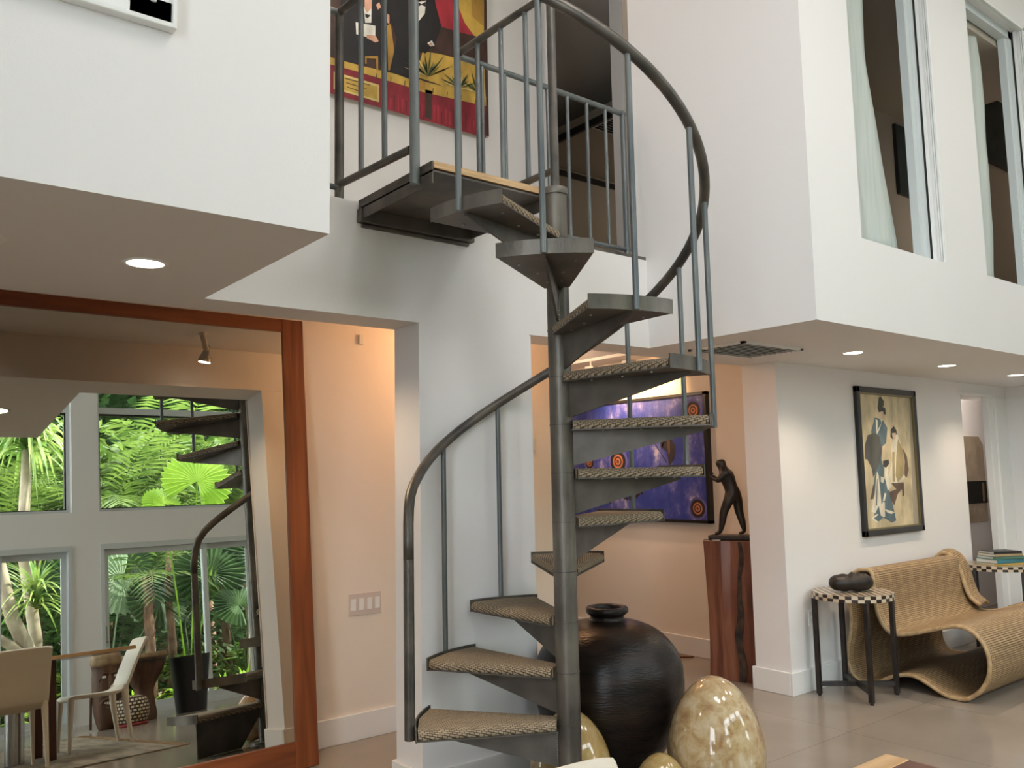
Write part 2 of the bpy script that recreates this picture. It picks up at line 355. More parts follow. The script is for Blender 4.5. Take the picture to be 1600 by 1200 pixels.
# upper floor behind the stairwell: gallery wall with a doorway, dim room beyond
mb = MB().box(-4, 4.0, 4.5, 4.62, 2.78, ZT).box(4.77, 5.6, 4.5, 4.62, 2.78, ZT)
struct(mb, 'wall_gallery', WM)
struct(MB().box(3.90, 3.915, 4.485, 4.5, 2.78, ZT).box(3.975, 4.0, 4.48, 4.5, 2.78, ZT).box(4.77, 4.885, 4.482, 4.5, 2.78, ZT).box(4.885, 4.90, 4.47, 4.5, 2.78, ZT), 'trim_2', M['trim'])
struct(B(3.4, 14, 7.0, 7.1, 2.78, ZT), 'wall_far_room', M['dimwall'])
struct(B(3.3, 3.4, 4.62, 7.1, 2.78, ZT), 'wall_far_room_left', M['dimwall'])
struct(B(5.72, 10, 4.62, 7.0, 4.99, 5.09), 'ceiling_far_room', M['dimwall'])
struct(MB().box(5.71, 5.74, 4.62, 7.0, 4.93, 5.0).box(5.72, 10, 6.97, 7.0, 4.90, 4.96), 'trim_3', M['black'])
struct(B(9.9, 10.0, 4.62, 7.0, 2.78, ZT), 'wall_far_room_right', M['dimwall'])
BZ = on(1400, 185, 1, 3.6).z
# bedroom behind the inner windows
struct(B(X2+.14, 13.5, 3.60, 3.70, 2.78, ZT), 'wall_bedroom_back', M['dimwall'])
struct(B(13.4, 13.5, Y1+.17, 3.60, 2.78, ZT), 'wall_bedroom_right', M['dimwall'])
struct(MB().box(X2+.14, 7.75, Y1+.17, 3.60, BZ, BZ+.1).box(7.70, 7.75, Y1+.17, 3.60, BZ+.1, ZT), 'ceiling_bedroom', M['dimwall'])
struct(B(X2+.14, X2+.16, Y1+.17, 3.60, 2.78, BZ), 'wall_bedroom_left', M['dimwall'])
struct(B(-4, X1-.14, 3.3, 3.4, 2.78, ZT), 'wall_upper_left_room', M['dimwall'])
struct(B(13.9, 14.0, Y1, 8, 0, ZT), 'wall_far_right', WM)
struct(B(-4, 14, 7.9, 8.0, 0, ZT), 'wall_back', WM)

# inner windows: moulded reveal and frame on the jamb
def inner_window(num, x0, x1, sil, picture_frame=False):
    yf = Y1+.01
    mb = MB()
    for d0, d1, th in ((.000, .012, .018), (.017, .027, .014), (.031, .041, .010)):   # three fine ribs
        mb.box(x1-th, x1, yf+d0-.004, yf+d1-.004, sil, HED); mb.box(x0, x1, yf+d0-.004, yf+d1-.004, HED-th, HED)
    mb.box(x1-.012, x1, yf+.05, yf+.072, sil, HED)
    root = struct(mb, 'window_%d' % num, M['trim'])
    B(x1-.014, x1-.001, yf+.076, yf+.085, sil, HED).build('shadow_gap', M['dark'], root)
    fr = MB().box(x1-.06, x1-.002, yf+.085, yf+.15, sil, HED).box(x1-.10, x1-.06, yf+.10, yf+.15, sil, HED).box(x0, x1, yf+.085, yf+.15, HED-.06, HED).box(x0, x0+.05, yf+.085, yf+.15, sil, HED).box(x0, x1, yf+.085, yf+.15, sil-.002, sil+.02)
    fr.build('window_frame', M['frame_w'], root)
    return root
inner_window(9, 4.285, 5.27, SIL); inner_window(10, 5.84, 6.83, SIL)
# the left window has a mitred picture-frame casing
root = struct(MB().box(.545, .66, Y1-.022, Y1, 2.735, HED+.06).box(-.56, .66, Y1-.022, Y1, 2.735, 2.805).box(.655, .668, Y1-.034, Y1, 2.727, HED+.06).box(-.56, .66, Y1-.034, Y1, 2.727, 2.742).box(.60, .615, Y1-.03, Y1, 2.79, HED)
             , 'window_11', M['trim'], bevel=.003)
MB().box(.53, .6, Y1+.05, Y1+.12, 2.80, HED).box(.47, .53, Y1+.07, Y1+.12, 2.80, HED).build('window_frame', M['frame_w'], root)
# curtains
def curtain(edge, x0, label, y=Y1+.215, zt=5.36, zb=2.79, n_=30):
    """sheer curtain whose loose edge follows the photographed outline"""
    e = sorted([(on(a, b_, 1, y).z, on(a, b_, 1, y).x) for a, b_ in edge])
    def ex(z):
        if z <= e[0][0]: return e[0][1]+(e[0][0]-z)*.12
        for (za, xa), (zc, xc) in zip(e, e[1:]):
            if z <= zc: return xa+(xc-xa)*(z-za)/(zc-za)
        return e[-1][1]
    rows = 26; vs = []
    for j in range(rows+1):
        z = zt+(zb-zt)*j/rows; x1 = ex(z)
        for i in range(n_+1):
            g = i/n_; vs.append((x0+(x1-x0)*g, y+.016*math.sin(g*19+j*.08)+.007*math.sin(g*41), z))
    fs = [(j*(n_+1)+i, j*(n_+1)+i+1, (j+1)*(n_+1)+i+1, (j+1)*(n_+1)+i) for j in range(rows) for i in range(n_)]
    o = MB().add(vs, fs).build('sheer_curtain', M['sheer'], smooth=True)
    sm = o.modifiers.new('thickness', 'SOLIDIFY'); sm.thickness = .002
    return tag(o, label, 'curtain')
curtain([(1350, 0), (1354, 90), (1372, 192), (1383, 261), (1397, 337), (1405, 383)], 4.15, 'white sheer curtain drawn aside in the upper window nearer the staircase')
curtain([(1517, 4), (1521, 23), (1535, 104), (1541, 161), (1543, 215), (1548, 261), (1552, 326), (1555, 368), (1555, 430)], 5.7, 'white sheer curtain drawn aside in the upper window at the right edge')
curtain([(185, -40), (185, 10)], -.2, 'pale sheer curtain in the window at the top left corner')

# ------------------------------------------------------------------ spiral staircase
PX_, PY_, RT, HS, Z0 = 2.4555, 2.7487, .637, .20773, .28252
TH0, DT, HA = 168.913, 30.49, 16.5
stair = thing('spiral_staircase', (PX_, PY_, 0), 'dark steel spiral staircase with braided carpet treads winding around a round central post', 'staircase')
mb = MB(); mb.tube([(0, 0, 0), (0, 0, 2.735)], .0495, 28).tube([(0, 0, 2.735), (0, 0, 2.75), (0, 0, 2.765)], [.056, .058, .055], 28).tube([(0, 0, 0), (0, 0, .012)], .11, 28)
pole = mb.build('central_pole', M['steel'], stair, auto=40)
for k in range(-1, 12): MB().tube([(0, 0, Z0+HS*k-.0295), (0, 0, Z0+HS*k-.0255)], .0514, 28).build('sleeve_joint', M['steel_rail'], pole)
mb = MB(); rng = random.Random(3)
MB().tube([(0, 0, 2.765), (0, 0, 3.72)], .020, 16).build('newel', M['steel_rail'], stair, auto=40)
def make_tread():
    root_m = MB(); n_ = 10; a0, a1 = D(-HA), D(HA)
    # plate
    def halfw(r): return .055+(RT*math.sin(D(HA))-.055)*(r-.05)/(RT*math.cos(D(HA))-.05)
    arc = [(RT*math.cos(a0+(a1-a0)*k/n_), RT*math.sin(a0+(a1-a0)*k/n_)) for k in range(n_+1)]
    poly = [(.045, -.055)]+arc+[(.045, .055)]
    root_m.prism([(x, y, -.054) for x, y in poly], (0, 0, .005))
    plate = root_m
    return plate, halfw, arc
plate, halfw, arc = make_tread()
tread = plate.build('tread', M['steel_dark'], stair)
# rim
mb = MB()
for k in range(len(arc)-1):
    (xa, ya_), (xb, yb_) = arc[k], arc[k+1]; q_ = 1+.006/RT
    mb.add([(xa, ya_, -.056), (xb, yb_, -.056), (xb, yb_, 0), (xa, ya_, 0), (xa*q_, ya_*q_, -.056), (xb*q_, yb_*q_, -.056), (xb*q_, yb_*q_, 0), (xa*q_, ya_*q_, 0)],
           [(0, 3, 2, 1), (4, 5, 6, 7), (3, 7, 6, 2), (0, 1, 5, 4)]+([(0, 4, 7, 3)] if k == 0 else [])+([(1, 2, 6, 5)] if k == len(arc)-2 else []))
mb.build('rim', M['steel'], tread)
# carpet: a rounded pad swept along the radius
mb = MB(); rs = [.052, .10, .2, .3, .4, .5, .58, .61, .632]; zt, zb, rr_ = -.010, -.049, .017
def section(hw):
    pts = [(-hw+.004, zb), (-hw-.002, zb+.008), (-hw-.004, (zb+zt)/2), (-hw, zt-.010), (-hw+.007, zt-.003), (-hw+.018, zt)]
    return pts+[(0, zt+.001)]+[(-x, z) for x, z in pts[::-1]]
vs = []; P_ = len(section(.1))
for r in rs:
    hw = halfw(min(r, RT*math.cos(D(HA))))-.004
    for y, z in section(hw):
        x = r if r < .6 else min(r, math.sqrt(max(RT*RT-y*y, 0))-.006)
        if r == .632: x = math.sqrt(RT*RT-y*y)-.005
        vs.append((x, y, z))
fs = []; uvs = []
for i in range(len(rs)-1):
    for j in range(P_-1):
        q4 = (i*P_+j, i*P_+j+1, (i+1)*P_+j+1, (i+1)*P_+j); fs.append(q4)
        def uvp(k):
            x, y, z = vs[k]; jj = k % P_
            s_ = (y-(.02 if jj == 0 else 0)*0)+(-(zt-z) if jj < P_//2 else (zt-z)); return (x+y*.35, s_)
        uvs.append([uvp(k) for k in q4])
fs += [tuple(range(P_))[::-1], tuple((len(rs)-1)*P_+k for k in range(P_))]
uvs += [[(vs[k][0], vs[k][1]) for k in fs[-2]], [(vs[k][0], vs[k][1]) for k in fs[-1]]]
mb.add(vs, fs, 0, uvs); mb.build('carpet', M['carpet'], tread, auto=50)
# bracket under the tread
br_prof = [(.047, -.054), (.61, -.054), (.612, -.066), (.59, -.072), (.047, -.205)]
bracket = MB().prism([(x, -.005, z) for x, z in br_prof], (0, .010, 0)).build('bracket', M['steel_dark'], tread)
for x, y in ((.18, .03), (.34, .05), (.52, .11), (.50, -.11), (.34, -.055), (.18, -.03)): MB().tube([(x, y, -.054), (x, y, -.059)], .0055, 8).build('screw', M['weld'], tread)
mb = MB()
for k in range(14): mb.tube([(.048, .006, -.06-k*.0102), (.052, .006, -.066-k*.0102)], .003, 6)
mb.build('weld_seam', M['weld'], tread)
# tread 0 is its own: a bracket that reaches the floor
treads = [tread]
for k in range(1, 12):
    c = tread.copy(); C.objects.link(c); c.parent = stair
    for ch in [x for x in bpy.data.objects if x.parent == tread]:
        d = ch.copy(); C.objects.link(d); d.parent = c
    treads.append(c)
for k, t_ in enumerate(treads):
    t_.location = (0, 0, Z0+k*HS); t_.rotation_euler.z = D(TH0-k*DT)
b0 = [x for x in bpy.data.objects if x.parent == treads[0] and x.name.startswith('bracket')][0]
b0.data = b0.data.copy()
me = MB().prism([(x, -.006, z) for x, z in [(.047, -.054), (.52, -.054), (.52, -.281), (.20, -.281), (.047, -.10)]], (0, .012, 0)).build('t', M['steel_dark']).data
tmp = [o for o in bpy.data.objects if o.data == me][0]; b0.data = me; bpy.data.objects.remove(tmp)
# balusters and handrail
def polar(th, r, z): return (r*math.cos(D(th)), r*math.sin(D(th)), z)
RB = .652; RH = .95
def kz(th): return Z0+HS*(TH0-th)/DT
for k in range(2, 12):
    th = TH0-k*DT; z = Z0+k*HS
    MB().tube([polar(th, RB, z-.056), polar(th, RB, z+RH-.012)], .0122, 12).tube([polar(th, RB-.006, z-.05), polar(th, RB-.006, z)], .006, 6).build('baluster', M['baluster'], stair, auto=50)
th1 = TH0-DT+10
MB().tube([polar(th1, .662, Z0+HS-.062), polar(th1, .662, Z0+HS+.665)], .0225, 16).build('starting_post', M['steel_rail'], stair, auto=50)
pts = [polar(th1, .662, Z0+HS+.66), polar(th1-.3, .662, Z0+HS+.74), polar(th1-1.5, .662, Z0+HS+.81), polar(th1-4, .661, Z0+HS+.875), polar(th1-8, .66, Z0+HS+.925), polar(th1-13, .657, Z0+HS+.967)]
th = th1-18
end = -193.2
while th > end:
    pts.append(polar(th, RB, kz(th)+RH)); th -= 4
pts.append(polar(end, .665, kz(end)+RH))
MB().tube(pts, .0225, 16).build('handrail', M['steel_rail'], stair, smooth=True)
# landing
lx0, lx1, ly0, ly1, lz = 1.845-PX_, 2.462-PX_, 2.815-PY_, YB-PY_, 2.785
land = MB().prism([(lx0, ly0, lz-.046), (lx1, ly0, lz-.046), (lx1, ly1, lz-.046), (lx0, ly1, lz-.046)], (0, 0, .008)).box(lx0, lx0+.006, ly0, ly1, lz-.095, lz).box(lx1-.006, lx1, ly0, ly1, lz-.095, lz).build('landing', M['steel_dark'], stair)
MB().box(lx0+.006, lx1-.006, ly0-.004, ly1, lz-.030, lz-.001).build('plywood_deck', M['ply'], land)
MB().box(lx0-.01, lx1+.02, ly1-.04, ly1, lz-.110, lz-.045).box(lx0+.01, lx1, ly1-.02, ly1, lz-.128, lz-.112).build('wall_ledger', M['steel_dark'], land, bevel=.003)
MB().tube([(1.815-PX_, 2.90-PY_, 2.70), (1.815-PX_, 2.90-PY_, 3.74)], .0215, 16).build('landing_post', M['baluster'], stair, auto=50)
# guard beside the landing, from the newel to the balcony
gx = 2.46-PX_
MB().tube([(0, 0, 3.70), (gx, 3.5-PY_, 3.715)], .019, 14).build('guard_rail', M['steel_rail'], stair, auto=50)
MB().tube([(0, 0, 2.855), (gx, 3.5-PY_, 2.86)], .016, 14).build('guard_rail', M['steel_rail'], stair, auto=50)
for y in (2.937, 3.127, 3.322): MB().tube([(gx, y-PY_, 2.86 if y < 3.3 else 2.80), (gx, y-PY_, 3.70)], .0125, 12).build('baluster', M['baluster'], stair, auto=50)

# balcony railings on the gallery edge
def railing(label, x0, x1, y, xs_, side=None):
    t_ = thing('balcony_railing', ((x0+x1)/2, y, 2.78), label, 'railing')
    part(MB().tube([(x0, y, 3.705), (x1, y, 3.705)], .016, 12), 'top_rail', M['baluster'], t_, auto=50)
    part(MB().tube([(x0, y, 2.845), (x1, y, 2.845)], .014, 12), 'bottom_rail', M['baluster'], t_, auto=50)
    for x in xs_: part(MB().tube([(x, y, 2.845), (x, y, 3.70)], .0105, 10), 'baluster', M['baluster'], t_, auto=50)
    return t_
t_ = railing('grey steel balcony railing right of the landing, running to the right stairwell wall', 2.46, 3.72, 3.5, [2.62, 2.775, 2.93, 3.085, 3.24, 3.395, 3.55])
for x in (2.46, 3.70): part(MB().tube([(x, 3.5, 2.78), (x, 3.5, 3.72)], .018, 12), 'post', M['baluster'], t_, auto=50)
part(B(3.0, 3.8, 3.442, 3.46, 2.78, 2.80), 'floor_flange', M['steel_dark'], t_)
t_ = railing('steel balcony railing left of the landing, turning out to the landing post', 1.15, 1.77, 3.49, [1.25, 1.40, 1.55])
part(MB().tube([(1.77, 3.49, 2.78), (1.77, 3.49, 3.715)], .0215, 14), 'post', M['steel_rail'], t_, auto=50)
for z, r in ((3.71, .019), (2.86, .017)): part(MB().tube([(1.77, 3.49, z), (1.812, 2.925, z)], r, 12), 'top_rail' if z > 3 else 'bottom_rail', M['steel_rail'], t_, auto=50)
for f in (.33, .66): part(MB().tube([(1.77+.042*f, 3.49-.565*f, 2.86), (1.77+.042*f, 3.49-.565*f, 3.71)], .0125, 12), 'baluster', M['baluster'], t_, auto=50)

# ------------------------------------------------------------------ floor mirror
TI = .0966; RZ = .0142
mir = bpy.data.objects.new('floor_mirror', None); C.objects.link(mir)
tag(mir, 'tall cherry-wood framed floor mirror leaning on the hall wall, reflecting the garden windows', 'mirror')
mir.location = (2.065, 4.286, .004); mir.rotation_euler = (-TI, 0, RZ)
Lm, Hm, Wf = 2.30, 2.41, .128       # local: x to the left, z up the leaning face, y behind it
MB().box(-Wf, 0, 0, .026, 0, Hm).build('frame_side', M['cherry_v'], mir, bevel=.004)
MB().box(-Lm, -Lm+Wf, 0, .026, 0, Hm).build('frame_side', M['cherry_v'], mir, bevel=.004)
MB().box(-Lm+Wf, -Wf, 0, .026, 0, .14).build('frame_rail', M['cherry_h'], mir, bevel=.004)
MB().box(-Lm+Wf, -Wf, 0, .026, 2.335, Hm).build('frame_rail', M['cherry_h'], mir, bevel=.004)
MB().box(-Lm+Wf-.01, -Wf+.01, .010, .016, .13, 2.345).build('glass', M['mirrorglass'], mir)
MB().box(-Lm+.06, -.06, .016, .022, .06, Hm-.06).build('backboard', M['black'], mir)

# ------------------------------------------------------------------ lamps of the house, and added fill lamps
def downlight(x, y, label, z=ZC, r=.058, e=34):
    t_ = thing('recessed_downlight', (x, y, z), label, 'ceiling light', 'recessed downlights')
    part(MB().lathe([(r, 0), (r+.004, -.004), (r+.014, -.004), (r+.017, 0)], (x, y, z), 40), 'trim_ring', M['trim'], t_, smooth=True)
    part(MB().lathe([(.001, -.003), (r, -.003), (r, -.001), (.001, -.001)], (x, y, z), 40), 'diffuser', M['lampface'], t_)
    lamp('SPOT', 'downlight_beam', (x, y, z-.012), e, (1, .80, .60), (0, 0, -1), spot_size=D(125), spot_blend=.8, shadow_soft_size=.05)
downlight(.787, 2.979, 'glowing recessed downlight in the left soffit above the tall mirror')
downlight(5.118, 2.88, 'glowing recessed downlight in the right soffit, nearest the air vent')
downlight(6.42, 2.88, 'glowing recessed downlight in the right soffit, the middle one of three')
downlight(7.65, 2.88, 'glowing recessed downlight in the right soffit, farthest to the right')
for x, y, en in ((2.1, .2, 110), (3.6, -.2, 130), (5.4, .4, 75), (1.9, 1.0, 120), (7.2, .2, 100)):      # unseen fill lamps, added in the tall ceiling to brighten the room
    t_ = thing('fill_downlight', (x, y, ZT), 'added fill downlight in the tall ceiling, above the picture', 'ceiling light', 'added fill downlights of the tall ceiling')
    part(MB().lathe([(.09, 0), (.095, -.006), (.115, -.006), (.12, 0)], (x, y, ZT), 32), 'trim_ring', M['trim'], t_, smooth=True)
    part(MB().lathe([(.001, -.004), (.09, -.004), (.09, -.001), (.001, -.001)], (x, y, ZT), 32), 'diffuser', M['lampface'], t_)
    lamp('SPOT', 'fill_beam', (x, y, ZT-.03), en, (1, .955, .93), (0, .4, -1), spot_size=D(160), spot_blend=.9, shadow_soft_size=.5)
def spot(x, y, label):
    t_ = thing('ceiling_spotlight', (x, y, 2.5), label, 'spotlight', 'small hall spotlights')
    d = Vector((-.15, -.25, -1)).normalized(); c = Vector((x, y, 2.335)); a = c-d*.055
    part(MB().lathe([(.03, -.012), (.03, 0)], (x, y, 2.5), 20), 'ceiling_mount', M['trim'], t_, auto=40)
    part(MB().tube([(x, y, 2.49), (x+.012, y, 2.45), (x+.03, y, 2.42), (x+.03, y, 2.37), (x+.01, y, 2.35)], .004, 8), 'bracket_arm', M['chrome'], t_, smooth=True)
    part(MB().tube([(x-.005, y, 2.49), a], .017, 14), 'stem', M['white_pl'], t_, auto=40)
    hd = part(MB().tube([a, a+d*.02, a+d*.045, a+d*.07], [.018, .026, .036, .040], 24), 'lamp_head', M['chrome'], t_, auto=40)
    part(MB().tube([a+d*.0705, a+d*.073], .034, 24), 'bulb_face', M['spotface'], hd)
    lamp('SPOT', 'spot_beam', a+d*.09, 26, (1, .72, .46), d, spot_size=D(125), spot_blend=.7, shadow_soft_size=.03)
spot(1.715, 3.93, 'small chrome ceiling spotlight in front of the top right corner of the tall mirror')
spot(.52, 3.93, 'small chrome ceiling spotlight at the left edge above the tall mirror')
# track with spots that wash the blue painting
t_ = thing('track_light', (5.15, 5.2, 2.5), 'white ceiling track with small lamp heads lighting the blue painting', 'track light')
part(B(5.135, 5.165, 4.5, 6.2, 2.475, 2.5), 'track', M['trim'], t_)
for y in (4.9, 5.35): part(MB().tube([(5.15, y, 2.475), (5.15, y, 2.43)], .012, 10).box(5.12, 5.19, y-.05, y+.05, 2.36, 2.43), 'lamp_head', M['white_pl'], t_)
lamp('SPOT', 'track_beam', (5.25, 4.90, 2.38), 26, (1, .56, .22), (.36, .02, -.16), spot_size=D(95), spot_blend=.8, shadow_soft_size=.04)
lamp('SPOT', 'track_beam', (5.15, 5.35, 2.33), 34, (1, .66, .42), (.34, -.03, -.42), spot_size=D(110), spot_blend=.9, shadow_soft_size=.05)
lamp('POINT', 'hall_lamp', (3.1, 4.15, 2.36), 12, (1, .52, .24), shadow_soft_size=.06)
lamp('POINT', 'hall_lamp', (4.6, 5.4, 2.36), 12, (1, .66, .42), shadow_soft_size=.08)
lamp('POINT', 'gallery_lamp', (2.2, 4.0, 5.1), 14, (1, .88, .76), shadow_soft_size=.12)
lamp('POINT', 'far_room_lamp', (7.6, 5.6, 4.6), 9, (1, .85, .66), shadow_soft_size=.2)
lamp('POINT', 'bedroom_lamp', (7.7, 3.1, 3.6), 2.2, (1, .82, .62), shadow_soft_size=.2)
lamp('POINT', 'bedroom_lamp', (11.0, 3.0, 4.4), 5, (1, .82, .62), shadow_soft_size=.2)
lamp('POINT', 'passage_lamp', (9.0, 3.8, 2.2), 6, (1, .88, .78), shadow_soft_size=.1)

# ------------------------------------------------------------------ fittings
t_ = thing('air_vent', (4.35, 3.15, ZC), 'white framed grey slatted air vent in the right soffit beside the staircase', 'air vent')
vx0, vx1, vy0, vy1 = 4.06, 4.66, 2.95, 3.36
part(MB().box(vx0, vx1, vy0, vy0+.025, ZC-.012, ZC).box(vx0, vx1, vy1-.025, vy1, ZC-.012, ZC).box(vx0, vx0+.025, vy0, vy1, ZC-.012, ZC).box(vx1-.025, vx1, vy0, vy1, ZC-.012, ZC), 'frame', M['trim'], t_)
part(B(vx0+.02, vx1-.02, vy0+.02, vy1-.02, ZC-.002, ZC-.0005), 'backing', M['dark'], t_)
mb = MB()
for k in range(10): mb.obox(((vx0+vx1)/2, vy0+.04+k*.037, ZC-.013), (1, 0, 0), (0, .96, .28), (0, -.28, .96), (vx1-vx0)/2-.026, .0155, .0015)
part(mb, 'slats', M['grille'], t_)
t_ = thing('ceiling_vent', (5.98, 5.75, 4.99), 'dark square vent in the low ceiling of the dim upstairs room', 'air vent')
part(B(5.80, 6.16, 5.58, 5.92, 4.965, 4.99), 'frame', M['grille'], t_)
mb = MB()
for k in range(7): mb.box(5.82, 6.14, 5.60+k*.044, 5.62+k*.044, 4.955, 4.965)
part(mb, 'slats', M['dark'], t_)
p = on(0, 372, 2, ZC)
t_ = tag(MB().lathe([(.001, -.012), (.06, -.012), (.07, -.004), (.07, 0)], (p.x-.05, p.y, ZC), 28).build('ceiling_sensor', M['trim'], auto=40), 'round white ceiling sensor at the left edge, left of the downlight over the mirror', 'sensor')
# thermostat
x, z = 3.722, 1.708; Yw = 4.545
t_ = thing('thermostat', (x, Yw, z), 'white wall thermostat with a small grey display, left of the staircase post', 'thermostat')
part(B(x-.072, x+.072, Yw-.022, Yw, z-.05, z+.05), 'housing', M['white_pl'], t_, bevel=.006)
part(B(x-.032, x+.022, Yw-.024, Yw-.0215, z-.012, z+.030), 'display', M['lcd'], t_)
for k in range(4): part(B(x-.03+k*.02, x-.018+k*.02, Yw-.0245, Yw-.0215, z-.036, z-.030), 'button', M['grille'], t_)
part(B(x+.036, x+.048, Yw-.0245, Yw-.0215, z-.02, z+.03), 'button', M['grille'], t_)
# switch plate
x0, x1, z0, z1 = 2.37, 2.58, .70, .825
t_ = thing('light_switch_plate', ((x0+x1)/2, Yw, z0), 'four-gang light switch plate low on the warm wall right of the mirror', 'light switch')
part(B(x0, x1, Yw-.007, Yw, z0, z1), 'plate', M['pink_pl'], t_, bevel=.002)
for k in range(4):
    cx = x0+.0265+k*.0525
    part(MB().box(cx-.016, cx+.016, Yw-.0095, Yw-.007, z0+.03, z1-.03), 'paddle', M['trim'], t_)
    part(MB().tube([(cx, Yw-.0075, z1-.012), (cx, Yw-.0068, z1-.012)], .003, 8), 'screw', M['grille'], t_)
# outlet
t_ = thing('wall_outlet', (5.31, 3.42, .42), 'white wall outlet behind the legs of the small checkered table', 'outlet')
part(B(5.275, 5.345, 3.412, 3.42, .425, .54), 'plate', M['trim'], t_, bevel=.002)
for z in (.46, .505): part(MB().tube([(5.31, 3.4125, z), (5.31, 3.411, z)], .015, 12), 'socket', M['white_pl'], t_)
p = on(563, 520, 1, 4.545)
tag(MB().box(p.x-.015, p.x+.015, 4.53, 4.545, 2.30, 2.36).build('wall_sensor', M['white_pl'], bevel=.003), 'tiny white sensor high on the warm wall between mirror and pillar', 'sensor')

# ------------------------------------------------------------------ pictures
def art(mb, pxs, ax, val, mi, lay, sgn=-1):
    """a painted shape: its outline lies on the picture plane, a hair thick"""
    d = Vector((0, 0, 0)); d[ax] = sgn*.0004
    pts = [on(x, y, ax, val) for x, y in pxs]
    for p in pts: p[ax] = val+sgn*.0004*lay
    mb.prism(pts, d, mi)
def cols(prefix, d):
    return [mat(prefix+k, tuple(x*.82 for x in c), .6, 0, tuple(min(1, x*1.35+.006) for x in c), 9, stretch=(1, 1, .5)) for k, c in d.items()]
# the framed woodblock-style print
yv = 3.42
t_ = thing('framed_print', (6.5, yv, .98), 'tall framed print of robed figures on tan paper, hanging above the wicker sofa', 'picture')
x0, x1, z0, z1 = 6.035, 6.95, .982, 2.118
mb = MB()
for a, b_, c_, d_ in ((x0, x1, z0, z0+.045), (x0, x1, z1-.045, z1), (x0, x0+.04, z0, z1), (x1-.04, x1, z0, z1)): mb.box(a, b_, yv-.035, yv, c_, d_)
part(mb, 'frame', M['black'], t_, bevel=.004)
mb = MB()
for a, b_, c_, d_ in ((x0+.045, x1-.045, z0+.045, z0+.056), (x0+.045, x1-.045, z1-.056, z1-.045), (x0+.038, x0+.05, z0+.045, z1-.045), (x1-.05, x1-.038, z0+.045, z1-.045)): mb.box(a, b_, yv-.030, yv-.01, c_, d_)
part(mb, 'gilt_fillet', mat('aged_gold_fillet', (.22, .18, .09), .4, .5), t_)
part(B(x0+.04, x1-.04, yv-.012, yv-.008, z0+.04, z1-.04), 'mat_board', mat('grey_tan_mat', (.40, .35, .26), .8), t_)
S = lambda L: [(1300+x/4.286, 580+y/4.286) for x, y in L]
PR = cols('print_', {'paper': (.56, .47, .30), 'teal': (.10, .15, .17), 'grey': (.09, .09, .08), 'white': (.66, .62, .50), 'ochre': (.38, .30, .15), 'brown': (.13, .085, .06), 'skin': (.60, .47, .33), 'hair': (.05, .05, .045)})
mb = MB(); P = lambda L, mi, lay: art(mb, S(L), 1, yv-.013, mi, lay)
P([(190, 150), (515, 180), (545, 1030), (222, 1062)], 0, 1)
P([(285, 310), (335, 320), (370, 380), (362, 480), (335, 505), (330, 590), (350, 660), (345, 700), (385, 800), (430, 1000), (400, 1015), (355, 985), (330, 1000), (278, 998), (290, 900), (272, 840), (285, 700), (270, 560), (262, 400)], 1, 2)
P([(238, 428), (290, 412), (318, 440), (332, 540), (315, 620), (295, 660), (275, 712), (265, 650), (235, 590), (222, 590), (218, 500)], 2, 3)
P([(290, 318), (305, 330), (303, 400), (330, 345), (322, 322), (340, 318), (318, 385), (298, 425)], 3, 4)
P([(300, 670), (312, 700), (330, 870), (352, 880), (355, 975), (330, 985), (312, 900), (290, 950), (262, 940), (285, 820)], 3, 3)
P([(312, 700), (318, 700), (338, 880), (330, 890)], 1, 4); P([(300, 720), (304, 720), (300, 900), (292, 900)], 1, 4)
P([(310, 262), (345, 262), (352, 300), (335, 325), (312, 318)], 6, 4)
P([(302, 240), (330, 232), (356, 250), (358, 290), (346, 290), (340, 268), (312, 275)], 7, 5); P([(312, 175), (325, 170), (345, 200), (345, 235), (305, 238)], 7, 5)
P([(392, 390), (412, 368), (430, 395), (432, 420), (405, 455), (390, 440)], 7, 3); P([(400, 415), (425, 412), (425, 450), (408, 462)], 6, 4)
P([(430, 405), (455, 470), (490, 600), (498, 690), (470, 740), (400, 752), (382, 690), (402, 600), (395, 520), (410, 460)], 3, 2)
P([(440, 450), (475, 540), (490, 680), (440, 745), (425, 700), (430, 560)], 4, 4); P([(402, 540), (418, 540), (420, 740), (405, 740)], 4, 4)
P([(472, 515), (500, 570), (512, 660), (500, 715), (484, 700), (485, 600)], 5, 5)
P([(340, 600), (378, 592), (382, 620), (362, 645), (342, 640)], 7, 4); P([(350, 625), (372, 625), (375, 690), (400, 770), (372, 800), (352, 700)], 3, 3)
P([(395, 750), (480, 745), (482, 835), (470, 838), (468, 790), (440, 820), (415, 900), (400, 870), (380, 810), (430, 790)], 5, 4)
P([(278, 985), (312, 960), (345, 978), (310, 1008)], 1, 5); P([(262, 985), (300, 955), (348, 985), (300, 1015)], 3, 4)
P([(350, 815), (362, 820), (350, 870), (338, 870)], 3, 5); P([(352, 925), (395, 935), (418, 945), (400, 955), (372, 950)], 3, 5); P([(325, 705), (350, 712), (342, 750), (325, 740)], 3, 5)
P([(255, 860), (275, 760), (285, 770), (275, 855)], 5, 3)
part(mb, 'print', PR, t_)
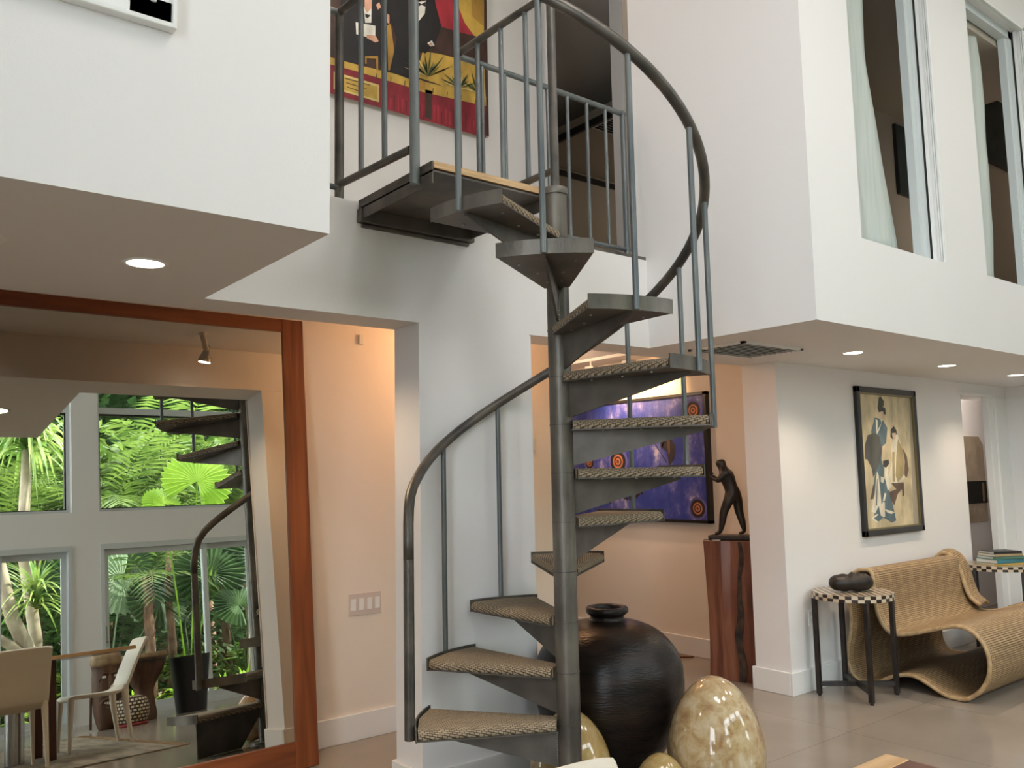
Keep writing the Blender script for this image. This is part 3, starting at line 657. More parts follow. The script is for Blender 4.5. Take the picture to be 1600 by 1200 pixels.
# the mirror / plaque in the passage
yv = 4.12
t_ = thing('wall_plaque', (9.6, yv, .9), 'tall chamfered tan and black wall panel in the passage behind the far right doorway', 'wall decoration')
s_ = yv/4.5
def q(px, py): return on(px, py, 1, yv-.02)
tl, tr, br_, bl = q(1496, 681), q(1536, 697), q(1536, 815), q(1500, 815)
xa, xb, zt_, zb_ = tl.x, tr.x, tl.z, br_.z
part(MB().prism([(xa, yv-.02, zb_), (xb, yv-.02, zb_), (xb, yv-.02, zt_-.09), (xb-.09, yv-.02, zt_), (xa, yv-.02, zt_)], (0, .02, 0)), 'panel', mat('tan_panel', (.34, .27, .19), .6, 0, (.46, .38, .28), 6), t_, bevel=.004)
zz0, zz1 = q(1520, 787).z, q(1520, 752).z
part(B(xa+.01, xb-.005, yv-.028, yv-.02, zz0, zz1), 'dark_band', M['black'], t_)
part(B(xb-.12, xb-.08, yv-.034, yv-.028, zz0+.02, zz1-.02), 'pale_bar', M['maskpale'], t_)
# the opera painting on the gallery wall
yv = 4.5
t_ = thing('gallery_painting', (2.6, yv, 3.8), 'large colourful painting of men in black tailcoats above a red stage skirt, behind balcony rails', 'painting')
pts = on(760, 214, 1, yv)
part(B(1.9, 3.398, yv-.03, yv, 3.812, 5.1), 'canvas_edge', mat('canvas_edge_cream', (.62, .52, .40), .8), t_)
OC = cols('opera_', {'brown': (.05, .022, .016), 'red': (.22, .012, .022), 'darkred': (.11, .010, .016), 'gold': (.52, .33, .06), 'black': (.010, .009, .011), 'white': (.80, .76, .68), 'skin': (.62, .34, .24), 'green': (.055, .085, .025), 'palegold': (.66, .52, .20), 'crimson': (.33, .02, .035), 'ochre': (.40, .22, .04)})
S8 = lambda L: [(520+x/5, y/5) for x, y in L]
mb = MB(); P = lambda L, mi, lay: art(mb, S8(L), 1, yv-.0305, mi, lay)
def rectz(x0, x1, z0, z1, mi, lay): mb.box(x0, x1, yv-.0305-.0004*lay, yv-.0301, z0, z1, mi)
rectz(1.9, 3.397, 3.813, 5.1, 0, 1)
P([(700, -700), (1180, -700), (1180, 260), (1080, 280), (850, 210), (780, 40)], 9, 2)
P([(985, -400), (1180, -400), (1180, 285), (1110, 290), (1030, 180), (975, 40)], 3, 3)
P([(1060, -300), (1178, -300), (1178, 210), (1090, 130)], 10, 4)
P([(780, 200), (1180, 300), (1180, 520), (900, 440), (800, 380)], 0, 5)
P([(-700, 270), (0, 450), (190, 500), (620, 620), (820, 700), (1195, 820), (1195, 1078), (0, 735), (-700, 520)], 1, 3)
P([(0, 560), (600, 740), (1195, 900), (1195, 1078), (0, 735)], 1, 4)
P([(700, 400), (820, 420), (1180, 500), (1195, 800), (1100, 770), (800, 650), (650, 600)], 3, 5)
P([(-700, 250), (0, 455), (200, 510), (640, 615), (720, 640), (1195, 760), (1195, 830), (700, 720), (620, 690), (190, 560), (0, 510), (-700, 300)], 3, 7)
for k in range(9): P([(230+k*110, 545+k*29), (236+k*110, 545+k*29), (232+k*110, 585+k*29), (226+k*110, 585+k*29)], 0, 8)
P([(645, 650), (680, 620), (725, 650), (720, 700), (670, 715), (645, 690)], 10, 9)
P([(5, 560), (360, 665), (360, 800), (5, 695)], 8, 8); P([(18, 580), (345, 678), (345, 780), (18, 682)], 3, 9)
for j in range(3): P([(95+j*8, 610+j*34), (290-j*30, 665+j*28), (290-j*30, 670+j*28), (95+j*8, 617+j*34)], 0, 10)
for k in range(26):
    rx = random.Random(k); x = 380+k*31; y0 = 700+(x-380)*.27+rx.uniform(0, 50); P([(x, y0), (x+8+rx.uniform(0, 9), y0+3), (x+10, 812+(x-300)*.285), (x+2, 808+(x-300)*.285)], (2, 9, 9)[k % 3], 6)
P([(720, 700), (775, 712), (770, 935), (722, 920)], 0, 7)
# tailcoats
P([(60, -300), (380, -300), (400, 100), (470, 300), (480, 560), (380, 540), (350, 440), (245, 440), (250, 520), (90, 480), (60, 300)], 4, 9)
P([(240, 60), (300, 60), (298, 180), (250, 180)], 5, 10); P([(245, -20), (302, -20), (300, 70), (265, 100), (246, 70)], 6, 11); P([(250, 110), (292, 122), (270, 145), (252, 135)], 4, 12)
P([(175, 175), (330, 205), (328, 310), (180, 270)], 5, 12); P([(260, 275), (330, 280), (355, 325), (330, 335), (262, 300)], 6, 13)
P([(335, 40), (360, 20), (375, 60), (350, 78)], 6, 12); P([(250, 440), (350, 440), (352, 560), (340, 560), (335, 460), (262, 456), (262, 500), (250, 500)], 10, 10)
P([(420, 110), (440, 120), (438, 190), (422, 180)], 6, 12); P([(420, 200), (450, 190), (480, 420), (480, 560), (430, 550)], 10, 11)
P([(480, -300), (760, -300), (800, 40), (845, 210), (800, 330), (720, 420), (640, 380), (600, 620), (440, 560), (500, 300), (420, 60)], 4, 12)
P([(640, 0), (725, 5), (715, 110), (650, 190)], 5, 13); P([(660, -80), (725, -80), (720, 10), (665, 18)], 6, 13); P([(655, 15), (690, 35), (722, 15), (720, 55), (690, 42), (660, 55)], 4, 14)
P([(735, 340), (770, 318), (792, 360), (760, 365)], 5, 14); P([(740, 348), (765, 335), (780, 362)], 6, 15)
rg = random.Random(5)
for cx, cy, n_ in ((740, 600, 17), (985, 690, 14), (1120, 720, 8)):
    for k in range(n_):
        a = D(-160+140*k/(n_-1)+rg.uniform(-6, 6)); L = rg.uniform(110, 230) if cx < 800 else rg.uniform(90, 170)
        dx, dy = math.cos(a)*L, math.sin(a)*L; nx, ny = -math.sin(a)*7, math.cos(a)*7
        if cx+dx > 1185 or cx+dx*.5 > 1185: continue
        P([(cx, cy), (cx+dx*.5+nx, cy+dy*.5+ny), (cx+dx, cy+dy), (cx+dx*.5-nx, cy+dy*.5-ny)], 7 if k % 4 else 8, 16)
part(mb, 'painted_scene', OC, t_)
# the blue dotted painting, on the wall x = 5.56
xv = 5.56
t_ = thing('blue_painting', (xv, 5.2, 1.06), 'large blue and violet painting with orange ringed circles, seen behind the staircase treads', 'painting')
y0, y1, z0, z1 = 4.405, 6.15, 1.075, 2.145
m, n, b = nodes('blue_mottled_paint')
tc = n.nodes.new('ShaderNodeTexCoord'); t1 = n.nodes.new('ShaderNodeTexNoise'); t1.inputs['Scale'].default_value = 4.2; t1.inputs['Detail'].default_value = 9; t1.inputs['Roughness'].default_value = .68
r1 = n.nodes.new('ShaderNodeValToRGB'); e = r1.color_ramp.elements; e[0].position = .36; e[0].color = (.022, .04, .24, 1); e[1].position = .66; e[1].color = (.46, .44, .58, 1)
for ps, c_ in ((.45, (.03, .05, .28, 1)), (.53, (.06, .075, .33, 1)), (.60, (.16, .16, .42, 1))): k = e.new(ps); k.color = c_
mpp = n.nodes.new('ShaderNodeMapping'); mpp.inputs['Scale'].default_value = (1, 1.3, .8)
n.links.new(tc.outputs['Object'], mpp.inputs[0]); n.links.new(mpp.outputs[0], t1.inputs[0]); n.links.new(t1.outputs[0], r1.inputs[0]); n.links.new(r1.outputs[0], b.inputs['Base Color']); b.inputs['Roughness'].default_value = .45
part(B(xv-.035, xv, y0+.03, y1-.03, z0+.02, z1-.02), 'canvas', m, t_)
mb = MB()
for a, b_, c_, d_ in ((y0, y1, z0, z0+.025), (y0, y1, z1-.025, z1), (y0, y0+.03, z0, z1), (y1-.03, y1, z0, z1)): mb.box(xv-.05, xv, a, b_, c_, d_)
part(mb, 'frame', M['black'], t_)
BC = cols('dots_', {'black': (.018, .012, .016), 'orange': (.48, .17, .075), 'violet': (.11, .10, .34), 'pale': (.42, .36, .50), 'brown': (.10, .045, .03)})
mb = MB()
def ring(px, py, r, mi, lay):
    c = on(880+px/5.216, 600+py/5.216, 0, xv-.0355)
    x = xv-.0355-.0004*lay
    mb.prism([(x, c.y+r*math.cos(2*PI*k/28), c.z+r*math.sin(2*PI*k/28)) for k in range(28)], (-.0004, 0, 0), mi)
for px, py, R_ in ((1058, 215, .075), (447, 632, .095), (1097, 1015, .075), (215, 640, .055), (960, 185, .0)):
    if R_ == 0: continue
    for f, mi, l in ((1.25, 2, 1), (1.0, 0, 2), (.66, 1, 3), (.48, 0, 4), (.34, 1, 5), (.16, 4, 6)): ring(px, py, R_*f, mi, l)
Q = lambda L, mi, lay: art(mb, [(880+x/5.216, 600+y/5.216) for x, y in L], 0, xv-.0355, mi, lay)
Q([(830, 452), (880, 448), (912, 500), (915, 560), (900, 620), (870, 665), (858, 640), (848, 560), (800, 510)], 0, 2)
Q([(845, 455), (868, 452), (872, 560), (858, 580)], 4, 3); Q([(740, 478), (746, 478), (860, 658), (852, 658)], 0, 2); Q([(792, 470), (830, 462), (800, 540)], 0, 2)
for k, (x, y) in enumerate(((385, 960), (500, 925), (520, 935), (545, 930), (600, 915), (615, 900), (640, 888), (205, 625), (240, 655))): ring(x, y, .016, 0, 3)
part(mb, 'painted_motifs', BC, t_)
# bedroom wall panel seen through the inner windows
SP = mat('slate_picture', (.045, .06, .06), .85, 0, (.07, .085, .085), 4, spec=.1)
for a, b_, w_, lb in (((1397, 193), (1407, 303), .5, 'dark slate picture seen through the upper window nearer the staircase'), ((1528, 118), (1540, 250), .62, 'dark slate picture seen through the upper window at the right edge')):
    pa, pb = on(*a, 1, 3.58), on(*b_, 1, 3.58)
    t_ = thing('dark_picture', (pa.x+w_/2, 3.6, pb.z), lb, 'picture')
    part(B(pa.x, pa.x+w_, 3.57, 3.60, pb.z, pa.z), 'stretcher_frame', M['black'], t_)
    part(B(pa.x+.005, pa.x+w_-.005, 3.567, 3.57, pb.z+.005, pa.z-.005), 'canvas', SP, t_)

# ------------------------------------------------------------------ vase and onyx eggs
vx, vy = 3.075, 3.135
vp = [(.001, 0), (.18, 0), (.195, .012), (.222, .07), (.266, .15), (.312, .216), (.348, .30), (.368, .40), (.372, .46), (.366, .544), (.345, .61), (.305, .664), (.243, .718), (.165, .750), (.105, .762), (.088, .768), (.084, .785), (.098, .796), (.106, .806), (.106, .822), (.098, .830), (.080, .828), (.072, .812), (.072, .78), (.09, .76), (.20, .72), (.001, .70)]
def refine(pr, n_=4):
    out = []
    for i in range(len(pr)-1):
        p0, p1, p2, p3 = pr[max(i-1, 0)], pr[i], pr[i+1], pr[min(i+2, len(pr)-1)]
        for k in range(n_):
            t = k/n_
            out.append(tuple(.5*((2*p1[j])+(-p0[j]+p2[j])*t+(2*p0[j]-5*p1[j]+4*p2[j]-p3[j])*t*t+(-p0[j]+3*p1[j]-3*p2[j]+p3[j])*t**3) for j in (0, 1)))
    return [(max(r, .001), z) for r, z in out]+[pr[-1]]
body = vp[:15]+[]
mb = MB(); prof = [(.001, 0), (.18, 0)]+refine(vp[1:], 4)[1:]
prof2 = []
for r, z in prof: prof2.append((r+(.0012*math.sin(z*420) if .05 < z < .7 and r > .15 else 0), z))
mb.lathe(prof2, (0, 0, 0), 72)
o = mb.build('ceramic_vase', M['vase'], smooth=True, ); o.location = (vx, vy, 0)
tag(o, 'large round black glazed pottery vase with a small collared mouth behind the staircase post', 'vase')
def egg(x, y, r, h, m_, label, tilt=(0, 0)):
    n_ = 30; prof = []
    for k in range(n_+1):
        a = PI*k/n_; z = (1-math.cos(a))/2; rr2 = math.sin(a)*(1+.17*math.cos(a))*r/1.012; prof.append((max(rr2, .0008), z*h))
    o = MB().lathe(prof, seg=56).build('onyx_egg', m_, smooth=True); o.location = (x, y, .0); o.rotation_euler = (tilt[0], tilt[1], x*9)
    return tag(o, label, 'stone egg', 'polished onyx eggs around the black vase')
egg(3.165, 2.555, .217, .572, M['onyx1'], 'largest pale mottled onyx egg, right of the black vase')
egg(2.845, 2.60, .126, .292, M['onyx2'], 'small honey-coloured onyx egg in front of the large pale egg')
egg(2.47, 2.48, .125, .325, M['onyx3'], 'pinkish onyx egg half hidden by the white chair back')
egg(2.62, 2.93, .184, .448, M['onyx2'], 'honey onyx egg behind the staircase post, left of the black vase')

# ------------------------------------------------------------------ pedestal and statue
wv, dv = Vector((.4, -.92, 0)).normalized(), Vector((.92, .4, 0)).normalized()
F = Vector((5.02, 4.08, 0))
t_ = thing('wooden_pedestal', F+.2*wv+.15*dv, 'tall reddish slab-wood pedestal with a dark vertical crack, beside the white column', 'pedestal')
rg = random.Random(8); prof = [(0, 0), (.13, -.006), (.18, .004), (.40, 0), (.41, .12), (.38, .28), (.20, .30), (.02, .27), (-.02, .10)]
mb = MB(); rows = 9; vs = []; fs = []
for j in range(rows):
    z = .99*j/(rows-1)
    for k, (a, c_) in enumerate(prof):
        wob = .010*math.sin(z*4+k*1.7); vs.append(F+(a+wob)*wv+(c_+wob*.4)*dv+Vector((0, 0, z)))
N = len(prof)
for j in range(rows-1):
    for k in range(N): fs.append((j*N+k, j*N+(k+1) % N, (j+1)*N+(k+1) % N, (j+1)*N+k))
fs += [tuple(range(N))[::-1], tuple((rows-1)*N+k for k in range(N))]
part(mb.add(vs, fs), 'wood_block', M['pedwood'], t_, bevel=.004)
pc = []
for k in range(13):
    z = .985-k*.082; pc.append((.255+.012*math.sin(k*1.3)+(.0 if k < 5 else -.02), z, .010+.003*(k % 3)+(.012 if k > 5 else 0)))
L_ = [F+(a-w_)*wv-.012*dv+Vector((0, 0, max(z, .002))) for a, z, w_ in pc]; R_ = [F+(a+w_)*wv-.012*dv+Vector((0, 0, max(z, .002))) for a, z, w_ in pc]
part(MB().prism(L_+R_[::-1], dv*.02), 'crack', M['crack'], t_)
part(MB().prism([F+.045*wv+.04*dv+Vector((0, 0, .99)), F+.11*wv+.03*dv+Vector((0, 0, .99)), F+.11*wv+.07*dv+Vector((0, 0, .99)), F+.045*wv+.08*dv+Vector((0, 0, .99))], (0, 0, .004)), 'paper_tag', M['white_pl'], t_)
# statue: a bronze man pushing forward
so = F+.165*wv+.12*dv; so.z = .992
st = thing('bronze_statue', so, 'dark bronze statue of a man leaning forward with raised hands, on the wooden pedestal', 'statue')
part(MB().obox(so+Vector((0, 0, .016))+.02*wv, wv, dv, (0, 0, 1), .165, .085, .016), 'plinth', M['blackwood'], st, bevel=.006)
# joints in (a along wv: + is right in view, c depth, z)
def skin(name, pts, edges, rad, m_, parent, origin, sub=2, root=0):
    me = bpy.data.meshes.new(name)
    me.from_pydata([tuple(p) for p in pts], edges, []); me.materials.append(m_)
    o = bpy.data.objects.new(name, me); C.objects.link(o); o.parent = parent
    sk = o.modifiers.new('skin', 'SKIN'); sk.use_smooth_shade = True
    for i, v in enumerate(me.skin_vertices[0].data):
        r = rad[i]; v.radius = (r, r) if not isinstance(r, tuple) else r; v.use_root = (i == root)
    sb = o.modifiers.new('subdivision', 'SUBSURF'); sb.levels = sub; sb.render_levels = sub
    return o
def J(a, c_, z): return a*wv+c_*dv+Vector((0, 0, z+.032))
pts = [J(.035, 0, .285), J(.022, 0, .345), J(0, 0, .415), J(-.018, 0, .462), J(-.033, 0, .492),          # pelvis, waist, chest, upper chest, neck
       J(-.048, 0, .524), J(-.052, 0, .560),                                                               # head base, crown
       J(.015, -.028, .275), J(-.035, -.034, .165), J(-.045, -.036, .095), J(-.065, -.036, .02), J(-.105, -.038, .008),   # front leg
       J(.055, .028, .275), J(.065, .03, .165), J(.085, .03, .095), J(.098, .03, .022), J(.055, .028, .008),        # rear leg
       J(-.010, -.062, .458), J(-.055, -.074, .395), J(-.098, -.030, .418), J(-.118, -.012, .432),               # near arm
       J(-.012, .062, .458), J(-.060, .070, .395), J(-.102, .026, .418), J(-.120, .010, .436)]
edges = [(0, 1), (1, 2), (2, 3), (3, 4), (4, 5), (5, 6), (0, 7), (7, 8), (8, 9), (9, 10), (10, 11), (0, 12), (12, 13), (13, 14), (14, 15), (15, 16), (3, 17), (17, 18), (18, 19), (19, 20), (3, 21), (21, 22), (22, 23), (23, 24)]
rad = [.054, .045, .060, .056, .028, .044, .034, .044, .032, .027, .015, .011, .044, .032, .027, .015, .011, .028, .020, .015, .015, .028, .020, .015, .015]
skin('body', pts, edges, rad, M['bronze'], st, so)
# face and hands
hc = J(-.05, 0, .538)
mb = MB()
mb.tube([hc+J(-.022, 0, -.02), hc+J(-.038, 0, -.044)] if False else [J(-.068, 0, .548), J(-.082, 0, .532), J(-.074, 0, .526)], [.004, .006, .004], 8)
mb.tube([J(-.071, -.010, .517), J(-.075, 0, .516), J(-.071, .010, .517)], .0045, 8)
mb.tube([J(-.070, -.013, .549), J(-.074, 0, .551), J(-.070, .013, .549)], .004, 8)
for s_ in (-1, 1): mb.tube([J(-.048, s_*.024, .545), J(-.044, s_*.028, .537), J(-.049, s_*.024, .528)], .004, 6)
mb.build('face', M['bronze'], st, smooth=True)
mb = MB()
for s_ in (-1, 1):
    for k in range(4): mb.tube([J(-.116, s_*.012, .424+k*.009), J(-.130, s_*.006, .426+k*.009), J(-.132, -s_*.006, .428+k*.009)], .0048, 8)
    mb.tube([J(-.110, s_*.012, .450), J(-.120, s_*.006, .462), J(-.126, -s_*.002, .464)], .0048, 8)
mb.build('hands', M['bronze'], st, smooth=True)

# ------------------------------------------------------------------ checkered side tables
def checker_mat():
    m, n, b = nodes('checkered_bone_inlay')
    tc = n.nodes.new('ShaderNodeTexCoord'); ck = n.nodes.new('ShaderNodeTexChecker'); ck.inputs['Scale'].default_value = 1
    ck.inputs['Color1'].default_value = (.62, .52, .38, 1); ck.inputs['Color2'].default_value = (.03, .018, .012, 1)
    n.links.new(tc.outputs['UV'], ck.inputs[0]); n.links.new(ck.outputs[0], b.inputs['Base Color']); b.inputs['Roughness'].default_value = .3; return m
M['check'] = checker_mat()
def side_table():
    t_ = thing('side_table', (0, 0, 0), None, 'side table', 'round checkered-rim side tables'); H = .675; R_ = .262
    mb = MB(); n_ = 84; rws = 2; vs = []; fs = []; uv = []
    for j in range(3):
        for k in range(n_): vs.append((R_*math.cos(2*PI*k/n_), R_*math.sin(2*PI*k/n_), H-.042+j*.021))
    for j in range(2):
        for k in range(n_):
            fs.append((j*n_+k, j*n_+(k+1) % n_, (j+1)*n_+(k+1) % n_, (j+1)*n_+k)); u0_, u1_ = k/2+.01, (k+1)/2-.01; uv.append([(u0_, j+.02), (u1_, j+.02), (u1_, j+.98), (u0_, j+.98)])
    base_i = len(vs); vs.append((0, 0, H)); vs.append((0, 0, H-.042))
    for k in range(n_):
        a, b_ = 2*n_+k, 2*n_+(k+1) % n_; fs.append((a, b_, base_i)); s_ = 1/.03
        uv.append([(vs[i][0]*s_+.5, vs[i][1]*s_+.5) for i in (a, b_, base_i)])
        fs.append(((k+1) % n_, k, base_i+1)); uv.append([(0.5, .5)]*3)
    mb.add(vs, fs, 0, uv); mb.build('table_top', M['check'], t_)
    g = .178
    for sx in (-1, 1):
        for sy in (-1, 1):
            MB().box(sx*g-.015, sx*g+.015, sy*g-.015, sy*g+.015, .012, H-.042).build('leg', M['blackwood'], t_, bevel=.002)
            MB().tube([(sx*g, sy*g, 0), (sx*g, sy*g, .013)], .012, 10).build('foot', M['black'], t_)
    L2 = g*math.sqrt(2)
    for a in (45, -45): MB().obox((0, 0, .075+(.0 if a > 0 else 0)), (math.cos(D(a)), math.sin(D(a)), 0), (-math.sin(D(a)), math.cos(D(a)), 0), (0, 0, 1), L2-.012, .011, .015).build('cross_stretcher', M['blackwood'], t_)
    return t_
s1 = side_table(); s1.location = (5.385, 3.145, 0); s1.rotation_euler.z = D(3)
s1['label'] = 'round checkered-rim side table holding the dark sculpture, left of the wicker sofa'
s2 = copy_tree(s1); s2.location = (7.66, 3.14, 0); s2.rotation_euler.z = D(20); s2['label'] = 'round checkered-rim table with books on it, beyond the wicker sofa near the passage'
# sculpture: a reclining head
mb = MB(); so = Vector((5.37, 3.14, .675)); ns, nr = 34, 22; vs = []; fs = []
av = Vector((.80, -.60, 0)); bv_ = Vector((.60, .80, 0))
for i in range(ns+1):
    t = i/ns; a = -.150+.30*t
    env = math.sqrt(max(0, 1-abs(2*t-1)**3.2)); hz = .060*env*(1+.05*math.sin(t*9+.4)+.04*math.sin(t*23)); hy = .072*env*(1-.12*t)
    for k in range(nr):
        ph = 2*PI*k/nr; z = math.sin(ph); y = math.cos(ph)
        up = max(0, z); bump = 0
        if z > .3:   # brow, nose, lips, chin along the reclining face
            bump = .020*math.exp(-((t-.52)/.035)**2)*math.exp(-(y/.35)**2)+.010*math.exp(-((t-.66)/.025)**2)*math.exp(-(y/.5)**2)+.010*math.exp(-((t-.80)/.04)**2)*math.exp(-(y/.5)**2)-.014*math.exp(-((t-.42)/.035)**2)*(math.exp(-((abs(y)-.45)/.2)**2))
        vs.append(so+a*av+hy*y*bv_+Vector((0, 0, max(.0, .058+hz*z*(1 if z > 0 else .93)+bump))))
for i in range(ns):
    for k in range(nr): fs.append((i*nr+k, i*nr+(k+1) % nr, (i+1)*nr+(k+1) % nr, (i+1)*nr+k))
fs += [tuple(range(nr))[::-1], tuple(ns*nr+k for k in range(nr))]
o = mb.add(vs, fs).build('head_sculpture', M['bronze'], smooth=True, loc=so)
tag(o, 'dark carved reclining head sculpture on the checkered table left of the sofa', 'sculpture')
# books
bk = [((.03, .03, .03), .030, 'thin black book, bottom of the stack'), None]
z = .676
for i, (col, h, w_, d_, rz, lb) in enumerate((((.62, .42, .10), .016, .30, .22, 8, 'yellow book at the bottom of the stack on the far checkered table'), ((.05, .20, .24), .032, .30, .22, 14, 'thick teal book, second from the bottom of the stack'), ((.10, .20, .14), .022, .28, .21, 4, 'dark green book in the middle of the stack'), ((.42, .30, .16), .020, .27, .20, 10, 'tan book under the black one in the stack'), ((.02, .02, .02), .018, .26, .19, 6, 'black book lying on top of the stack'))):
    t_ = thing('book', (7.66, 3.12, z), lb, 'book', 'books stacked on the far checkered table', rz=D(rz-35))
    cm = mat('book_cover_%d' % i, col, .45)
    MB().box(-w_/2, w_/2, -d_/2, d_/2, 0, .0025).box(-w_/2, w_/2, -d_/2, d_/2, h-.0025, h).box(-w_/2, w_/2, -d_/2, -d_/2+.003, 0, h).build('cover', cm, t_)
    MB().box(-w_/2+.005, w_/2-.005, -d_/2+.003, d_/2-.006, .0025, h-.0025).build('pages', M['white_pl'], t_)
    z += h+.0004

# ------------------------------------------------------------------ wicker sofa
prof = [(3.17, .76), (3.16, .60), (3.14, .47), (3.07, .375), (2.96, .375), (2.82, .415), (2.69, .455), (2.60, .47), (2.52, .445), (2.46, .38), (2.435, .30), (2.44, .20), (2.49, .10), (2.58, .025), (2.66, .012), (2.74, .03), (2.83, .075), (2.93, .11), (3.05, .09), (3.17, .03), (3.27, .012), (3.34, .03), (3.385, .10), (3.39, .20), (3.36, .33), (3.345, .46), (3.36, .58), (3.35, .68), (3.30, .76), (3.23, .785)]
def closed_smooth(pr, n_=4):
    N = len(pr); out = []
    for i in range(N):
        p0, p1, p2, p3 = pr[i-1], pr[i], pr[(i+1) % N], pr[(i+2) % N]
        for k in range(n_):
            t = k/n_; out.append(tuple(.5*((2*p1[j])+(-p0[j]+p2[j])*t+(2*p0[j]-5*p1[j]+4*p2[j]-p3[j])*t*t+(-p0[j]+3*p1[j]-3*p2[j]+p3[j])*t**3) for j in (0, 1)))
    return out
sofa = thing('wicker_sofa', (6.5, 2.95, 0), 'sculptural woven wicker sofa with curling looped seat along the white wall', 'sofa')
def loop_sheet(pr, x0, x1, ns=14, th=.016):
    P_ = closed_smooth(pr, 4); N = len(P_); L = [0]
    for i in range(N): L.append(L[-1]+math.dist(P_[i], P_[(i+1) % N]))
    cy = sum(p[0] for p in P_)/N
    vs = []; fs = []; uv = []
    for j in range(ns+1):
        x = x0+(x1-x0)*j/ns
        for (y, z) in P_: vs.append((x, y, z))
    for j in range(ns):
        for i in range(N):
            i2 = (i+1) % N; fs.append((j*N+i, j*N+i2, (j+1)*N+i2, (j+1)*N+i)); xa, xb = x0+(x1-x0)*j/ns, x0+(x1-x0)*(j+1)/ns
            uv.append([(xa, L[i]), (xa, L[i+1]), (xb, L[i+1]), (xb, L[i])])
    return MB().add(vs, fs, 0, uv), P_
def woven(name, mb, th=.014):
    o = part(mb, name, M['wicker'], sofa, smooth=True); s_ = o.modifiers.new('thickness', 'SOLIDIFY'); s_.thickness = th; s_.offset = 0; return o
SX0, SX1 = 5.70, 7.10
mb, P_ = loop_sheet(prof, SX0, SX1); woven('woven_body', mb)
for x in (SX0, SX1):
    for off in (0, .03, .06) if x == SX0 else (0,):
        part(MB().tube([(x+off, y, max(z, .016)) for y, z in P_], .014 if off == 0 else .008, 8, closed=True, up=(1, 0, 0)), 'rolled_edge', M['cane'], sofa, smooth=True)
# the lounge half: the same front loop without the back
prof2 = [(2.88, .40), (2.78, .43), (2.69, .455), (2.60, .47), (2.52, .445), (2.46, .38), (2.435, .30), (2.44, .20), (2.49, .10), (2.58, .025), (2.66, .012), (2.74, .03), (2.80, .08), (2.84, .16), (2.865, .27)]
mb, P2 = loop_sheet(prof2, SX1+.015, 8.55); woven('woven_lounge', mb)
part(MB().tube([(8.55, y, max(z, .016)) for y, z in P2], .014, 8, closed=True, up=(1, 0, 0)), 'rolled_edge', M['cane'], sofa, smooth=True)
# the ear: back end curling forward and down to the seat
ear = []
for k in range(25):
    f = k/24
    ear.append((f, ))
pe = [(3.36, .45), (3.37, .62), (3.35, .74), (3.29, .80), (3.21, .78), (3.16, .69), (3.13, .57), (3.09, .47), (3.02, .42)]
pe = [tuple(p) for p in pe]
def open_smooth(pr, n_=5):
    out = []
    for i in range(len(pr)-1):
        p0, p1, p2, p3 = pr[max(i-1, 0)], pr[i], pr[i+1], pr[min(i+2, len(pr)-1)]
        for k in range(n_):
            t = k/n_; out.append(tuple(.5*((2*p1[j])+(-p0[j]+p2[j])*t+(2*p0[j]-5*p1[j]+4*p2[j]-p3[j])*t*t+(-p0[j]+3*p1[j]-3*p2[j]+p3[j])*t**3) for j in (0, 1)))
    return out+[pr[-1]]
E_ = open_smooth(pe); vs = []; fs = []; uv = []; L = [0]
for i in range(len(E_)-1): L.append(L[-1]+math.dist(E_[i], E_[i+1]))
for j in range(7):
    x = 7.00+.14*j/6; sw = .02*math.sin(PI*j/6)
    for y, z in E_: vs.append((x, y-sw*.4, z+sw))
N = len(E_)
for j in range(6):
    for i in range(N-1): fs.append((j*N+i, j*N+i+1, (j+1)*N+i+1, (j+1)*N+i)); uv.append([(.023*j, L[i]), (.023*j, L[i+1]), (.023*(j+1), L[i+1]), (.023*(j+1), L[i])])
woven('woven_ear', MB().add(vs, fs, 0, uv), .03)
for x in (7.00, 7.14): part(MB().tube([(x, y, z) for y, z in E_], .017, 8, up=(1, 0, 0)), 'rolled_edge', M['cane'], sofa, smooth=True)

# ------------------------------------------------------------------ dining table, chairs, rug (seen mostly in the mirror)
tx0, tx1, ty0, ty1, th_ = .45, 2.085, .02, 1.15, .79
t_ = thing('dining_table', ((tx0+tx1)/2, (ty0+ty1)/2, 0), 'dining table with light maple border and dark walnut top, corner at the bottom right', 'table')
part(MB().box(tx0, tx1, ty0, ty1, th_-.028, th_-.002), 'table_top', M['walnut'], t_)
for a_, b_ in ((ty1-.055, ty1+.004), (ty0-.004, ty0+.055)): part(MB().box(tx0, tx1, a_, b_, th_-.028, th_), 'border', M['maple'], t_, bevel=.002)
for x, y in ((1.53, .80), (.75, .80), (1.53, .32), (.75, .32)): part(MB().prism([(x-.035, y-.035, th_-.03), (x+.035, y-.035, th_-.03), (x+.035, y+.035, th_-.03), (x-.035, y+.035, th_-.03)], (0, 0, -(th_-.03-.009))), 'leg', M['tablewood'], t_, bevel=.003)
part(MB().tube([(1.32, .56, .009), (1.32, .56, th_-.03)], .07, 30), 'steel_column', M['chrome'], t_, auto=40)
